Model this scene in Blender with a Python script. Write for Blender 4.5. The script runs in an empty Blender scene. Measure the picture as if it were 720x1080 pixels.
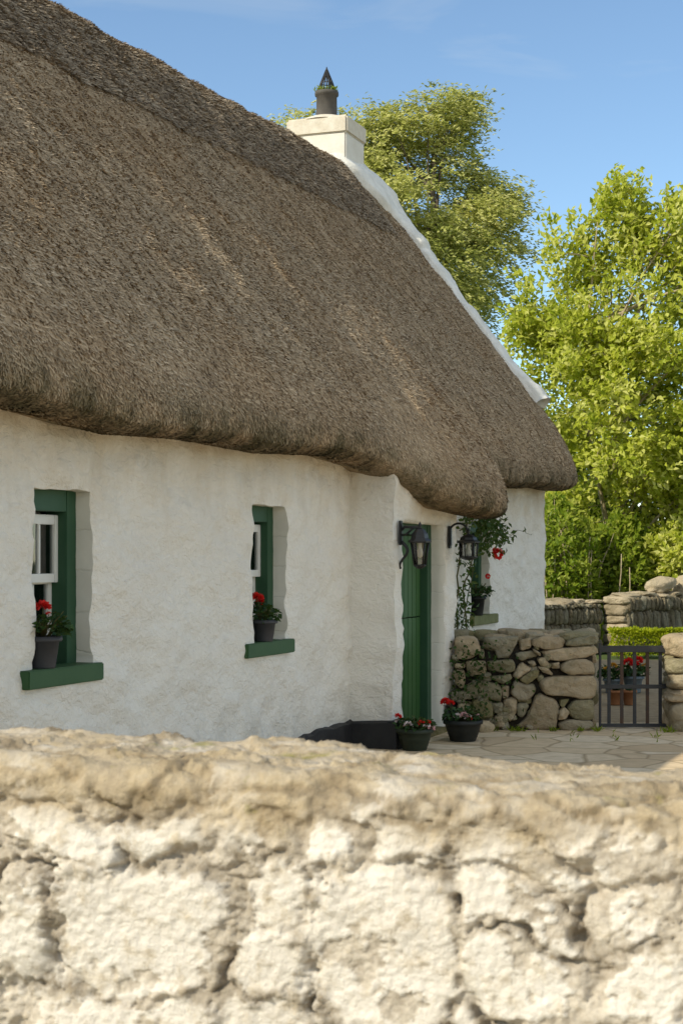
import bpy, bmesh, math, random
import numpy as np
from mathutils import Vector, Matrix

random.seed(7)
rng = np.random.default_rng(11)
scene = bpy.context.scene
COL = scene.collection
R = math.radians

# ------------------------------------------------------------------ picture geometry
F, CX, HY, EYE = 1700.0, 360.0, 588.0, 1.7        # focal length in photo pixels, centre, horizon row, eye height


def P(px, py, d):
    return np.array([(px - CX) / F * d, d, EYE + (HY - py) / F * d])


# cottage frame: a along the front wall, b into the house, z up
U = np.array([0.352, 0.936]); U = U / np.linalg.norm(U)
NV = np.array([U[1], -U[0]])                        # outward normal of the front wall
C0 = -5.02 * NV                                      # origin of the frame (a=0, b=0)
ROTZ = math.atan2(U[1], U[0])


def cw(a, b, z=0.0):
    p = C0 + a * U - b * NV
    return Vector((p[0], p[1], z))


# ------------------------------------------------------------------ noise
def _hash(ix, iy, iz, seed):
    h = (ix.astype(np.int64) * 374761393 + iy.astype(np.int64) * 668265263 + iz.astype(np.int64) * 2147483647 + seed * 1274126177) & 0xFFFFFFFF
    h = ((h ^ (h >> 13)) * 1274126177) & 0xFFFFFFFF
    h = h ^ (h >> 16)
    return (h & 0xFFFFFF) / float(0x7FFFFF) - 1.0


def vnoise(p, seed=0):
    p = np.asarray(p, float)
    i = np.floor(p)
    f = p - i
    f = f * f * f * (f * (f * 6 - 15) + 10)
    x0, y0, z0 = i[..., 0], i[..., 1], i[..., 2]
    r = 0
    for dx in (0, 1):
        for dy in (0, 1):
            for dz in (0, 1):
                w = (f[..., 0] if dx else 1 - f[..., 0]) * (f[..., 1] if dy else 1 - f[..., 1]) * (f[..., 2] if dz else 1 - f[..., 2])
                r = r + w * _hash(x0 + dx, y0 + dy, z0 + dz, seed)
    return r


def fbm(p, octaves=4, seed=0, gain=0.5):
    p = np.asarray(p, float)
    s, amp = 0, 1.0
    for k in range(octaves):
        s = s + amp * vnoise(p * (2 ** k) + 17.3 * k, seed + k)
        amp *= gain
    return s


def sstep(e0, e1, x):
    t = np.clip((np.asarray(x, float) - e0) / (e1 - e0), 0, 1)
    return t * t * (3 - 2 * t)


# ------------------------------------------------------------------ object helpers
def link(o, parent=None):
    COL.objects.link(o)
    if parent is not None:
        o.parent = parent
    return o


def thing(name, label, cat, loc=(0, 0, 0), rotz=0.0, group=None):
    o = bpy.data.objects.new(name, None)
    o.empty_display_size = 0.2
    link(o)
    o.location = loc
    o.rotation_euler = (0, 0, rotz)
    return tag(o, label, cat, group)


def tag(o, label, cat, group=None):
    o['label'] = label
    o['category'] = cat
    if group:
        o['group'] = group
    return o


def mesh_np(name, V, Q, mats, parent=None, smooth=True, attrs=None, midx=None, loc=None):
    """V (n,3); Q (m,k) equal-sized faces, or a list of such arrays."""
    V = np.asarray(V, np.float32)
    Qs = Q if isinstance(Q, list) else [Q]
    Qs = [np.asarray(q, np.int32) for q in Qs if len(q)]
    me = bpy.data.meshes.new(name)
    me.vertices.add(len(V))
    me.vertices.foreach_set('co', V.ravel())
    loops = np.concatenate([q.ravel() for q in Qs])
    tot = np.concatenate([np.full(len(q), q.shape[1], np.int32) for q in Qs])
    start = np.concatenate([[0], np.cumsum(tot)[:-1]]).astype(np.int32)
    me.loops.add(len(loops))
    me.loops.foreach_set('vertex_index', loops)
    me.polygons.add(len(tot))
    me.polygons.foreach_set('loop_start', start)
    me.polygons.foreach_set('loop_total', tot)
    if midx is not None:
        me.polygons.foreach_set('material_index', np.asarray(midx, np.int32))
    me.polygons.foreach_set('use_smooth', np.full(len(tot), bool(smooth)))
    for k, vals in (attrs or {}).items():
        at = me.attributes.new(k, 'FLOAT', 'POINT')
        at.data.foreach_set('value', np.asarray(vals, np.float32))
    me.update(calc_edges=True)
    me.validate()
    for m in (mats if isinstance(mats, (list, tuple)) else [mats]):
        me.materials.append(m)
    o = link(bpy.data.objects.new(name, me), parent)
    if loc is not None:
        o.location = loc
    return o


def bm_obj(name, bm, mat, parent=None, smooth=False, bevel=0.0, loc=None):
    if bevel:
        bmesh.ops.bevel(bm, geom=[e for e in bm.edges], offset=bevel, segments=2, affect='EDGES', clamp_overlap=True)
    bmesh.ops.recalc_face_normals(bm, faces=bm.faces)
    me = bpy.data.meshes.new(name)
    bm.to_mesh(me)
    bm.free()
    for m in (mat if isinstance(mat, (list, tuple)) else [mat]):
        me.materials.append(m)
    for p in me.polygons:
        p.use_smooth = smooth
    o = link(bpy.data.objects.new(name, me), parent)
    if loc is not None:
        o.location = loc
    return o


def add_box(bm, x0, x1, y0, y1, z0, z1, mat=None):
    vs = [bm.verts.new((x, y, z)) for z in (z0, z1) for y in (y0, y1) for x in (x0, x1)]
    for f in ((0, 2, 3, 1), (4, 5, 7, 6), (0, 1, 5, 4), (2, 6, 7, 3), (0, 4, 6, 2), (1, 3, 7, 5)):
        bm.faces.new([vs[i] for i in f])
    if mat is not None:
        bmesh.ops.transform(bm, matrix=mat, verts=vs)
    return vs


def tube_np(pts, radii, n=6):
    pts = np.asarray(pts, float)
    radii = np.broadcast_to(np.asarray(radii, float), (len(pts),))
    T = np.gradient(pts, axis=0)
    T /= np.linalg.norm(T, axis=1)[:, None] + 1e-9
    ref = np.array([0.13, 0.27, 0.95]) if abs(T[:, 2].mean()) < 0.8 else np.array([1.0, 0.1, 0.05])
    A = np.cross(T, ref)
    A /= np.linalg.norm(A, axis=1)[:, None] + 1e-9
    B = np.cross(T, A)
    ang = np.arange(n) / n * 2 * np.pi
    ring = pts[:, None, :] + radii[:, None, None] * (np.cos(ang)[None, :, None] * A[:, None, :] + np.sin(ang)[None, :, None] * B[:, None, :])
    V = ring.reshape(-1, 3)
    m = len(pts)
    i = np.arange(m - 1)[:, None] * n
    j = np.arange(n)[None, :]
    k = (j + 1) % n
    Q = np.stack([i + j, i + k, i + n + k, i + n + j], -1).reshape(-1, 4)
    # caps as a fan of quads is overkill: add centre vertices
    c0, c1 = len(V), len(V) + 1
    V = np.vstack([V, pts[0], pts[-1]])
    jj = np.arange(n)
    t0 = np.stack([np.full(n, c0), (jj + 1) % n, jj], -1)
    t1 = np.stack([np.full(n, c1), (m - 1) * n + jj, (m - 1) * n + (jj + 1) % n], -1)
    return V, Q, np.vstack([t0, t1])


def tubes_obj(name, specs, mat, parent=None, n=6, attrs=None):
    Vs, Qs, Ts, off = [], [], [], 0
    for pts, rad in specs:
        V, Q, T = tube_np(pts, rad, n)
        Vs.append(V); Qs.append(Q + off); Ts.append(T + off)
        off += len(V)
    return mesh_np(name, np.vstack(Vs), [np.vstack(Qs), np.vstack(Ts)], mat, parent)


def lathe_np(prof, n=28, wob=0.0):
    """prof: list of (r,z)."""
    prof = np.asarray(prof, float)
    ang = np.arange(n) / n * 2 * np.pi
    V = np.stack([prof[:, None, 0] * np.cos(ang), prof[:, None, 0] * np.sin(ang), np.repeat(prof[:, 1:2], n, 1)], -1).reshape(-1, 3)
    m = len(prof)
    i = np.arange(m - 1)[:, None] * n
    j = np.arange(n)[None, :]
    k = (j + 1) % n
    Q = np.stack([i + j, i + k, i + n + k, i + n + j], -1).reshape(-1, 4)
    return V, Q


def leaf_np(C, D, Nn, L, W, fold=0.18):
    C, D, Nn = (np.asarray(x, float) for x in (C, D, Nn))
    D = D / (np.linalg.norm(D, axis=1)[:, None] + 1e-9)
    S = np.cross(D, Nn)
    S /= np.linalg.norm(S, axis=1)[:, None] + 1e-9
    Nn = np.cross(S, D)
    L = np.broadcast_to(L, (len(C),))[:, None]
    W = np.broadcast_to(W, (len(C),))[:, None]
    v0 = C
    v1 = C + D * L * 0.45 + S * W * 0.5 + Nn * W * fold
    v2 = C + D * L - Nn * L * 0.12
    v3 = C + D * L * 0.45 - S * W * 0.5 + Nn * W * fold
    V = np.stack([v0, v1, v2, v3], 1).reshape(-1, 3)
    Q = np.arange(len(V)).reshape(-1, 4)
    return V, Q


def rand_unit(n):
    v = rng.normal(size=(n, 3))
    return v / np.linalg.norm(v, axis=1)[:, None]


# ------------------------------------------------------------------ materials
class NT:
    def __init__(self, name):
        self.m = bpy.data.materials.new(name)
        self.m.use_nodes = True
        self.t = self.m.node_tree
        self.t.nodes.clear()
        self.out = self.t.nodes.new('ShaderNodeOutputMaterial')

    def n(self, typ, **kw):
        nd = self.t.nodes.new('ShaderNode' + typ)
        for k, v in kw.items():
            setattr(nd, k, v)
        return nd

    def l(self, a, b):
        self.t.links.new(a, b)

    def coords(self, scale=(1, 1, 1)):
        tc = self.n('TexCoord')
        mp = self.n('Mapping')
        mp.inputs['Scale'].default_value = scale
        self.l(tc.outputs['Object'], mp.inputs['Vector'])
        return mp.outputs['Vector']

    def noise(self, vec, scale, detail=4, rough=0.55, dist=0.0):
        nd = self.n('TexNoise')
        nd.inputs['Scale'].default_value = scale
        nd.inputs['Detail'].default_value = detail
        nd.inputs['Roughness'].default_value = rough
        nd.inputs['Distortion'].default_value = dist
        self.l(vec, nd.inputs['Vector'])
        return nd.outputs['Fac']

    def voro(self, vec, scale, feature='F1', rand=1.0):
        nd = self.n('TexVoronoi', feature=feature)
        nd.inputs['Scale'].default_value = scale
        nd.inputs['Randomness'].default_value = rand
        self.l(vec, nd.inputs['Vector'])
        return nd.outputs['Distance']

    def attr(self, name):
        nd = self.n('Attribute', attribute_name=name)
        return nd.outputs['Fac']

    def ramp(self, fac, stops):
        nd = self.n('ValToRGB')
        cr = nd.color_ramp
        while len(cr.elements) < len(stops):
            cr.elements.new(0.5)
        for e, (p, c) in zip(cr.elements, stops):
            e.position = p
            e.color = (*c, 1) if len(c) == 3 else c
        self.l(fac, nd.inputs['Fac'])
        return nd.outputs['Color']

    def mix(self, fac, a, b, blend='MIX'):
        nd = self.n('Mix', data_type='RGBA', blend_type=blend)
        for sock, v in ((nd.inputs[0], fac), (nd.inputs[6], a), (nd.inputs[7], b)):
            if isinstance(v, (int, float)):
                sock.default_value = v
            elif isinstance(v, tuple):
                sock.default_value = (*v, 1)
            else:
                self.l(v, sock)
        return nd.outputs[2]

    def math(self, op, a, b=0.0, clamp=False):
        nd = self.n('Math', operation=op, use_clamp=clamp)
        for sock, v in ((nd.inputs[0], a), (nd.inputs[1], b)):
            if isinstance(v, (int, float)):
                sock.default_value = v
            else:
                self.l(v, sock)
        return nd.outputs[0]

    def rng(self, v, a0, a1, b0=0.0, b1=1.0):
        nd = self.n('MapRange')
        nd.inputs[1].default_value, nd.inputs[2].default_value = a0, a1
        nd.inputs[3].default_value, nd.inputs[4].default_value = b0, b1
        self.l(v, nd.inputs[0])
        return nd.outputs[0]

    def bump(self, h, strength=0.5, dist=0.02, normal=None):
        nd = self.n('Bump')
        nd.inputs['Strength'].default_value = strength
        nd.inputs['Distance'].default_value = dist
        self.l(h, nd.inputs['Height'])
        if normal is not None:
            self.l(normal, nd.inputs['Normal'])
        return nd.outputs['Normal']

    def pbsdf(self, color, rough=0.8, normal=None, metallic=0.0, spec=0.3):
        b = self.n('BsdfPrincipled')
        if isinstance(color, tuple):
            b.inputs['Base Color'].default_value = (*color, 1)
        else:
            self.l(color, b.inputs['Base Color'])
        if isinstance(rough, (int, float)):
            b.inputs['Roughness'].default_value = rough
        else:
            self.l(rough, b.inputs['Roughness'])
        b.inputs['Metallic'].default_value = metallic
        b.inputs['Specular IOR Level'].default_value = spec
        if normal is not None:
            self.l(normal, b.inputs['Normal'])
        self.l(b.outputs[0], self.out.inputs[0])
        return b


def mat_whitewash():
    t = NT('whitewash')
    v = t.coords()
    vs = t.coords((1, 1, 1.5))
    n1 = t.noise(v, 1.3, 5)
    n2 = t.noise(v, 7, 6, 0.6)
    n3 = t.noise(v, 55, 3, 0.6)
    cell = t.voro(vs, 3.2, 'SMOOTH_F1')
    col = t.mix(t.rng(n1, 0.35, 0.7), (0.88, 0.84, 0.765), (0.84, 0.79, 0.71))
    col = t.mix(t.rng(n2, 0.60, 0.80, 0, 0.35), col, (0.58, 0.55, 0.49))
    # brown run-off stain from the thatch along the top of the walls, ragged
    sep = t.n('SeparateXYZ')
    t.l(t.coords(), sep.inputs[0])
    zz = t.math('ADD', sep.outputs[2], t.rng(t.noise(t.coords((1, 1, 0.35)), 2.6, 6, 0.65), 0.25, 0.75, -0.42, 0.42))
    col = t.mix(t.rng(zz, 2.0, 2.75, 0, 0.5), col, (0.50, 0.37, 0.20))
    # splash dirt low down
    col = t.mix(t.rng(zz, 0.55, 0.1, 0, 0.35), col, (0.42, 0.42, 0.38))
    n4 = t.noise(vs, 15, 5, 0.6, 0.8)
    h = t.math('ADD', t.math('MULTIPLY', cell, 1.3), t.math('ADD', t.math('ADD', t.math('MULTIPLY', n2, 0.9), t.math('MULTIPLY', n4, 0.75)), t.math('MULTIPLY', n3, 0.12)))
    t.pbsdf(col, 0.92, t.bump(h, 0.62, 0.06), spec=0.0)
    return t.m


def _reveal():
    t = NT('reveal_limewash')
    v = t.coords()
    n = t.noise(v, 6, 6, 0.6)
    sep = t.n('SeparateXYZ'); t.l(v, sep.inputs[0])
    zz = t.math('ADD', t.math('MULTIPLY', sep.outputs[2], 3.9), t.math('MULTIPLY', n, 0.35))
    d = t.math('ABSOLUTE', t.math('SUBTRACT', t.math('FRACT', zz), 0.5))
    ln = t.rng(d, 0.0, 0.035, 1, 0)
    col = t.mix(t.rng(n, 0.3, 0.7), (0.84, 0.80, 0.72), (0.77, 0.73, 0.65))
    col = t.mix(t.math('MULTIPLY', ln, 0.16), col, (0.45, 0.43, 0.38))
    t.pbsdf(col, 0.9, t.bump(t.math('SUBTRACT', t.math('MULTIPLY', n, 0.6), t.math('MULTIPLY', ln, 0.3)), 0.5, 0.02), spec=0.12)
    return t.m


def mat_plain(name, c0, c1, scale=8, rough=0.7, bump=0.25, bdist=0.01, spec=0.3, metallic=0.0):
    t = NT(name)
    v = t.coords()
    n = t.noise(v, scale, 6, 0.6)
    f = t.noise(v, scale * 7, 4, 0.6)
    col = t.mix(t.rng(n, 0.3, 0.7), c0, c1)
    h = t.math('ADD', n, t.math('MULTIPLY', f, 0.5))
    t.pbsdf(col, rough, t.bump(h, bump, bdist), metallic, spec)
    return t.m


def mat_thatch(name, dark, mid, light, tintc):
    t = NT(name)
    v = t.coords()
    tint = t.attr('tint')
    big = t.noise(v, 0.55, 4, 0.6)
    med = t.noise(v, 3.0, 5, 0.65)
    fine = t.noise(t.coords((1, 0.7, 0.7)), 60, 3, 0.7)
    col = t.ramp(tint, [(0.0, dark), (0.45, mid), (1.0, light)])
    col = t.mix(t.rng(big, 0.45, 0.72, 0, 0.55), col, tintc, 'MULTIPLY')
    col = t.mix(t.rng(med, 0.3, 0.62, 0.35, 0), col, (0.55, 0.5, 0.45), 'MULTIPLY')
    moss = t.attr('moss')
    col = t.mix(t.math('MULTIPLY', moss, t.rng(med, 0.35, 0.6)), col, (0.045, 0.05, 0.022))
    t.pbsdf(col, 0.9, t.bump(fine, 0.5, 0.02), spec=0.06)
    return t.m


def mat_leaf(name, c0, c1, c2, transl=0.45, rough=0.45):
    t = NT(name)
    col = t.ramp(t.attr('tint'), [(0.0, c0), (0.5, c1), (1.0, c2)])
    b = t.pbsdf(col, rough, spec=0.22)
    tr = t.n('BsdfTranslucent')
    tc = t.mix(0.3, col, (0.34, 0.40, 0.03), 'MIX')
    t.l(tc, tr.inputs[0])
    mx = t.n('MixShader')
    mx.inputs[0].default_value = transl
    t.l(b.outputs[0], mx.inputs[1])
    t.l(tr.outputs[0], mx.inputs[2])
    t.l(mx.outputs[0], t.out.inputs[0])
    return t.m


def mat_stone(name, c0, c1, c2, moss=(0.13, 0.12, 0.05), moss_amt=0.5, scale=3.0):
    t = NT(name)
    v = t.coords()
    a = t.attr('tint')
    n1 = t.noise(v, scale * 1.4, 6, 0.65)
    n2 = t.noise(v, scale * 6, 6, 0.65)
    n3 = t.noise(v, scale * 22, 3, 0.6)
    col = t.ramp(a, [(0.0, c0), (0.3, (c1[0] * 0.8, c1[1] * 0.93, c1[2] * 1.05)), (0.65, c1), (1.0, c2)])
    col = t.mix(t.rng(n2, 0.38, 0.7, 0.0, 0.4), col, (0.40, 0.33, 0.23))
    col = t.mix(t.rng(n1, 0.5, 0.68, 0, moss_amt), col, moss)
    col = t.mix(t.rng(n3, 0.62, 0.72, 0, 0.5), col, (0.42, 0.41, 0.36))
    h = t.math('ADD', t.math('MULTIPLY', n2, 1.0), t.math('MULTIPLY', n3, 0.4))
    t.pbsdf(col, 0.9, t.bump(h, 0.9, 0.04), spec=0.03)
    return t.m


def mat_limestone_wall():
    t = NT('limewashed_rubble')
    v = t.coords()
    top, dirt, tint, mort = t.attr('top'), t.attr('dirt'), t.attr('tint'), t.attr('mortar')
    n1 = t.noise(v, 5, 7, 0.65)
    n2 = t.noise(v, 22, 7, 0.65)
    n3 = t.noise(v, 95, 5, 0.72)
    col = t.mix(t.rng(n1, 0.3, 0.7), (0.74, 0.69, 0.625), (0.67, 0.615, 0.54))
    col = t.mix(t.rng(tint, 0.0, 1.0, 0, 0.45), col, (0.79, 0.75, 0.685))
    # warm buff patches where the limewash has worn off the stone
    col = t.mix(t.rng(n2, 0.52, 0.70, 0, 0.6), col, (0.46, 0.36, 0.22))
    col = t.mix(t.math('MULTIPLY', mort, t.rng(t.noise(v, 16, 7, 0.7), 0.44, 0.60, 0, 0.75)), col, (0.54, 0.465, 0.37))
    col = t.mix(t.math('MULTIPLY', t.attr('bare'), t.rng(n3, 0.25, 0.55, 0.45, 0.95)), col, t.mix(t.rng(n2, 0.35, 0.65), (0.37, 0.31, 0.24), (0.61, 0.545, 0.455)))
    worn = t.math('MULTIPLY', top, t.rng(n1, 0.18, 0.55), clamp=True)
    col = t.mix(t.math('MULTIPLY', worn, 0.8), col, t.mix(t.rng(n2, 0.35, 0.65), (0.25, 0.18, 0.095), (0.44, 0.34, 0.205)))
    # lichen and dirt lodged in the open joints
    jd = t.math('MULTIPLY', dirt, t.rng(n2, 0.36, 0.60), clamp=True)
    col = t.mix(t.math('MULTIPLY', jd, 0.85), col, (0.15, 0.115, 0.075))
    blot = t.math('MULTIPLY', t.rng(t.noise(v, 11, 7, 0.7), 0.56, 0.66), t.rng(n3, 0.35, 0.6))
    col = t.mix(t.math('MULTIPLY', blot, 0.6), col, (0.33, 0.26, 0.17))
    col = t.mix(t.math('MULTIPLY', top, t.rng(t.noise(v, 9, 5, 0.6), 0.62, 0.7, 0, 0.7)), col, (0.24, 0.22, 0.06))
    col = t.mix(t.rng(n3, 0.64, 0.76, 0, 0.45), col, (0.30, 0.25, 0.18))
    h = t.math('ADD', t.math('MULTIPLY', n2, 0.7), t.math('MULTIPLY', n3, 0.35))
    t.pbsdf(col, 0.93, t.bump(h, 0.8, 0.016), spec=0.12)
    return t.m


def mat_paving():
    t = NT('crazy_paving')
    v = t.coords()
    w = t.n('Mix', data_type='VECTOR')
    nz = t.n('TexNoise'); nz.inputs['Scale'].default_value = 2.5
    t.l(v, nz.inputs['Vector'])
    w.inputs[0].default_value = 0.10
    t.l(v, w.inputs[4]); t.l(nz.outputs['Color'], w.inputs[5])
    e = t.voro(w.outputs[1], 2.3, 'DISTANCE_TO_EDGE')
    cv = t.n('TexVoronoi'); cv.inputs['Scale'].default_value = 2.3
    t.l(w.outputs[1], cv.inputs['Vector'])
    sep = t.n('SeparateColor'); t.l(cv.outputs['Color'], sep.inputs[0])
    n2 = t.noise(v, 6, 6, 0.65)
    n3 = t.noise(v, 40, 4, 0.6)
    col = t.ramp(sep.outputs[0], [(0, (0.56, 0.42, 0.27)), (0.5, (0.66, 0.52, 0.35)), (1, (0.72, 0.60, 0.44))])
    col = t.mix(t.rng(n2, 0.42, 0.7, 0, 0.5), col, (0.40, 0.31, 0.20))
    joint = t.rng(t.math('ADD', e, t.math('MULTIPLY', n2, 0.05)), 0.03, 0.075, 0.75, 0)
    col = t.mix(joint, col, (0.33, 0.25, 0.155))
    h = t.math('SUBTRACT', t.math('ADD', t.math('MULTIPLY', n2, 0.5), t.math('MULTIPLY', n3, 0.2)), joint)
    t.pbsdf(col, 1.0, t.bump(h, 0.3, 0.02), spec=0.0)
    return t.m


M = {}
M['wash'] = mat_whitewash()
M['thatch'] = mat_thatch('thatch_straw', (0.27, 0.20, 0.13), (0.55, 0.425, 0.29), (0.78, 0.64, 0.47), (0.94, 0.82, 0.68))
M['ridge'] = mat_thatch('thatch_ridge', (0.23, 0.18, 0.13), (0.47, 0.375, 0.275), (0.68, 0.57, 0.43), (0.90, 0.85, 0.80))
M['reveal'] = _reveal()
M['plaster'] = mat_plain('verge_plaster', (0.88, 0.86, 0.82), (0.70, 0.68, 0.63), 7, 0.95, 0.7, 0.03, 0.0)
M['chim'] = mat_plain('chimney_render', (0.80, 0.77, 0.715), (0.68, 0.635, 0.56), 4, 0.9, 0.4, 0.015)
M['chimcap'] = mat_plain('chimney_cap_mortar', (0.58, 0.51, 0.41), (0.74, 0.69, 0.60), 7, 0.9, 0.5, 0.015)
M['pot_clay'] = mat_plain('chimney_pot_clay', (0.075, 0.068, 0.062), (0.11, 0.10, 0.09), 9, 0.8)
M['black'] = mat_plain('black_paint', (0.018, 0.018, 0.020), (0.035, 0.034, 0.034), 6, 0.6)
M['green'] = mat_plain('green_gloss_paint', (0.034, 0.090, 0.034), (0.046, 0.106, 0.042), 5, 0.55, 0.2, 0.006, 0.25)
M['greendk'] = mat_plain('dark_green_paint', (0.028, 0.080, 0.042), (0.038, 0.096, 0.050), 5, 0.55, 0.2, 0.006, 0.25)
M['door'] = mat_plain('door_green_paint', (0.036, 0.105, 0.030), (0.048, 0.120, 0.038), 3, 0.5, 0.2, 0.006, 0.3)
M['olive'] = mat_plain('weathered_green_sill', (0.13, 0.14, 0.045), (0.19, 0.19, 0.07), 12, 0.7)
M['white'] = mat_plain('white_gloss_paint', (0.78, 0.78, 0.75), (0.68, 0.67, 0.63), 5, 0.4, 0.1, 0.004, 0.5)
M['iron'] = mat_plain('black_iron', (0.012, 0.012, 0.013), (0.026, 0.024, 0.023), 14, 0.5, 0.2, 0.004, 0.5)
M['gate'] = mat_plain('slate_iron_paint', (0.020, 0.021, 0.024), (0.032, 0.033, 0.036), 9, 0.5, 0.2, 0.004, 0.5)
M['rust'] = mat_plain('rusted_bars', (0.05, 0.045, 0.045), (0.12, 0.062, 0.032), 6, 0.75, 0.3, 0.004)
M['plastic'] = mat_plain('grey_plastic_pot', (0.045, 0.046, 0.052), (0.065, 0.065, 0.072), 7, 0.5)
M['blackpot'] = mat_plain('dark_plastic_pot', (0.014, 0.016, 0.015), (0.028, 0.030, 0.027), 7, 0.5)
M['basket'] = mat_plain('dark_green_planter', (0.020, 0.030, 0.020), (0.040, 0.050, 0.032), 7, 0.55)
M['terra'] = mat_plain('terracotta', (0.30, 0.12, 0.05), (0.40, 0.18, 0.08), 7, 0.85)
M['bluepot'] = mat_plain('blue_grey_pot', (0.13, 0.17, 0.20), (0.20, 0.24, 0.27), 7, 0.55)
M['soil'] = mat_plain('potting_soil', (0.02, 0.014, 0.009), (0.04, 0.028, 0.018), 30, 0.95, 0.6, 0.02)
M['bark'] = mat_plain('bark', (0.13, 0.10, 0.07), (0.22, 0.18, 0.13), 14, 0.9, 0.7, 0.02)
M['palebark'] = mat_plain('pale_dry_stem', (0.34, 0.27, 0.17), (0.44, 0.36, 0.24), 14, 0.9, 0.5, 0.02)
M['stem'] = mat_plain('green_stem', (0.09, 0.08, 0.03), (0.12, 0.12, 0.04), 14, 0.8)
M['red'] = mat_plain('red_petals', (0.62, 0.014, 0.014), (0.75, 0.03, 0.02), 25, 0.6, 0.1)
M['pink'] = mat_plain('pink_petals', (0.72, 0.32, 0.34), (0.80, 0.55, 0.53), 25, 0.6, 0.1)
M['paleflower'] = mat_plain('white_petals', (0.80, 0.72, 0.70), (0.78, 0.60, 0.60), 25, 0.6, 0.1)
M['yellow'] = mat_plain('yellow_petals', (0.60, 0.38, 0.04), (0.60, 0.25, 0.04), 25, 0.6, 0.1)
M['geranium'] = mat_leaf('geranium_leaf', (0.016, 0.045, 0.014), (0.03, 0.075, 0.022), (0.055, 0.11, 0.035), 0.25)
M['rose'] = mat_leaf('rose_leaf', (0.020, 0.050, 0.014), (0.045, 0.095, 0.022), (0.085, 0.13, 0.035), 0.3)
M['ash'] = mat_leaf('windblown_leaf', (0.22, 0.25, 0.05), (0.50, 0.50, 0.13), (0.76, 0.73, 0.32), 0.4)
M['maple'] = mat_leaf('maple_leaf', (0.30, 0.37, 0.030), (0.55, 0.58, 0.075), (0.78, 0.77, 0.27), 0.5)
M['bush'] = mat_leaf('bush_leaf', (0.11, 0.18, 0.014), (0.24, 0.32, 0.028), (0.42, 0.46, 0.08), 0.48)
M['darkbush'] = mat_leaf('dark_bush_leaf', (0.05, 0.09, 0.012), (0.10, 0.16, 0.02), (0.19, 0.25, 0.04), 0.4)
M['hedge'] = mat_leaf('golden_hedge_leaf', (0.20, 0.27, 0.010), (0.38, 0.44, 0.018), (0.56, 0.58, 0.04), 0.45)
M['stone'] = mat_stone('yard_stone', (0.25, 0.215, 0.10), (0.43, 0.335, 0.22), (0.60, 0.47, 0.31))
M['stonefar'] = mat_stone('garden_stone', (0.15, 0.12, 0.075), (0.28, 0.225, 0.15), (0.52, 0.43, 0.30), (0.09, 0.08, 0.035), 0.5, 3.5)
M['mortar'] = mat_plain('wall_core', (0.035, 0.028, 0.019), (0.06, 0.048, 0.034), 9, 0.95, 0.8, 0.03)
M['lime'] = mat_limestone_wall()
M['paving'] = mat_paving()
M['gravel'] = mat_plain('gravel', (0.50, 0.41, 0.29), (0.62, 0.52, 0.39), 18, 1.0, 0.6, 0.02, 0.0)
M['grassground'] = mat_plain('grass_ground', (0.045, 0.075, 0.018), (0.08, 0.11, 0.03), 3, 0.95, 0.6, 0.05)
M['curtain'] = mat_plain('net_curtain', (0.42, 0.42, 0.40), (0.55, 0.54, 0.52), 60, 0.9)


def mat_glass(name, dark):
    t = NT(name)
    g = t.n('BsdfGlossy'); g.inputs['Roughness'].default_value = 0.03
    tr = t.n('BsdfTransparent'); tr.inputs[0].default_value = (*dark, 1)
    fr = t.n('Fresnel'); fr.inputs[0].default_value = 1.5
    mx = t.n('MixShader')
    t.l(t.math('ADD', fr.outputs[0], 0.06), mx.inputs[0])
    t.l(tr.outputs[0], mx.inputs[1]); t.l(g.outputs[0], mx.inputs[2])
    t.l(mx.outputs[0], t.out.inputs[0])
    return t.m


M['pane'] = mat_glass('window_glass', (0.75, 0.78, 0.78))
M['lglass'] = mat_glass('lantern_glass', (0.86, 0.86, 0.82))
M['bulb'] = mat_plain('frosted_bulb', (0.75, 0.72, 0.66), (0.8, 0.78, 0.72), 5, 0.4, 0.0)

# ------------------------------------------------------------------ world, sun, camera
SUN_H = np.array([-0.85, -0.53]); SUN_H = SUN_H / np.linalg.norm(SUN_H)
SUN_E = R(37.2)
w = bpy.data.worlds.new('World')
scene.world = w
w.use_nodes = True
nt = w.node_tree
bg = nt.nodes['Background']
sky = nt.nodes.new('ShaderNodeTexSky')
sky.sky_type = 'NISHITA'
sky.sun_disc = False
sky.sun_elevation = SUN_E
sky.sun_rotation = math.atan2(SUN_H[0], SUN_H[1]) % (2 * math.pi)
sky.air_density = 1.0
sky.dust_density = 0.0
sky.altitude = 1200
sky.ozone_density = 3.6
tc = nt.nodes.new('ShaderNodeTexCoord')
mp = nt.nodes.new('ShaderNodeMapping'); mp.inputs['Scale'].default_value = (2.2, 2.2, 9.0)
nz = nt.nodes.new('ShaderNodeTexNoise'); nz.inputs['Scale'].default_value = 2.6; nz.inputs['Detail'].default_value = 7; nz.inputs['Distortion'].default_value = 0.6
mr = nt.nodes.new('ShaderNodeMapRange'); mr.inputs[1].default_value = 0.56; mr.inputs[2].default_value = 0.80; mr.inputs[3].default_value = 0.0; mr.inputs[4].default_value = 0.28
mxc = nt.nodes.new('ShaderNodeMix'); mxc.data_type = 'RGBA'
nt.links.new(tc.outputs['Generated'], mp.inputs['Vector']); nt.links.new(mp.outputs[0], nz.inputs['Vector'])
nt.links.new(nz.outputs['Fac'], mr.inputs[0]); nt.links.new(mr.outputs[0], mxc.inputs[0])
nt.links.new(sky.outputs[0], mxc.inputs[6]); mxc.inputs[7].default_value = (4.2, 4.4, 4.6, 1)
sx = nt.nodes.new('ShaderNodeSeparateXYZ'); nt.links.new(tc.outputs['Generated'], sx.inputs[0])
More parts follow.
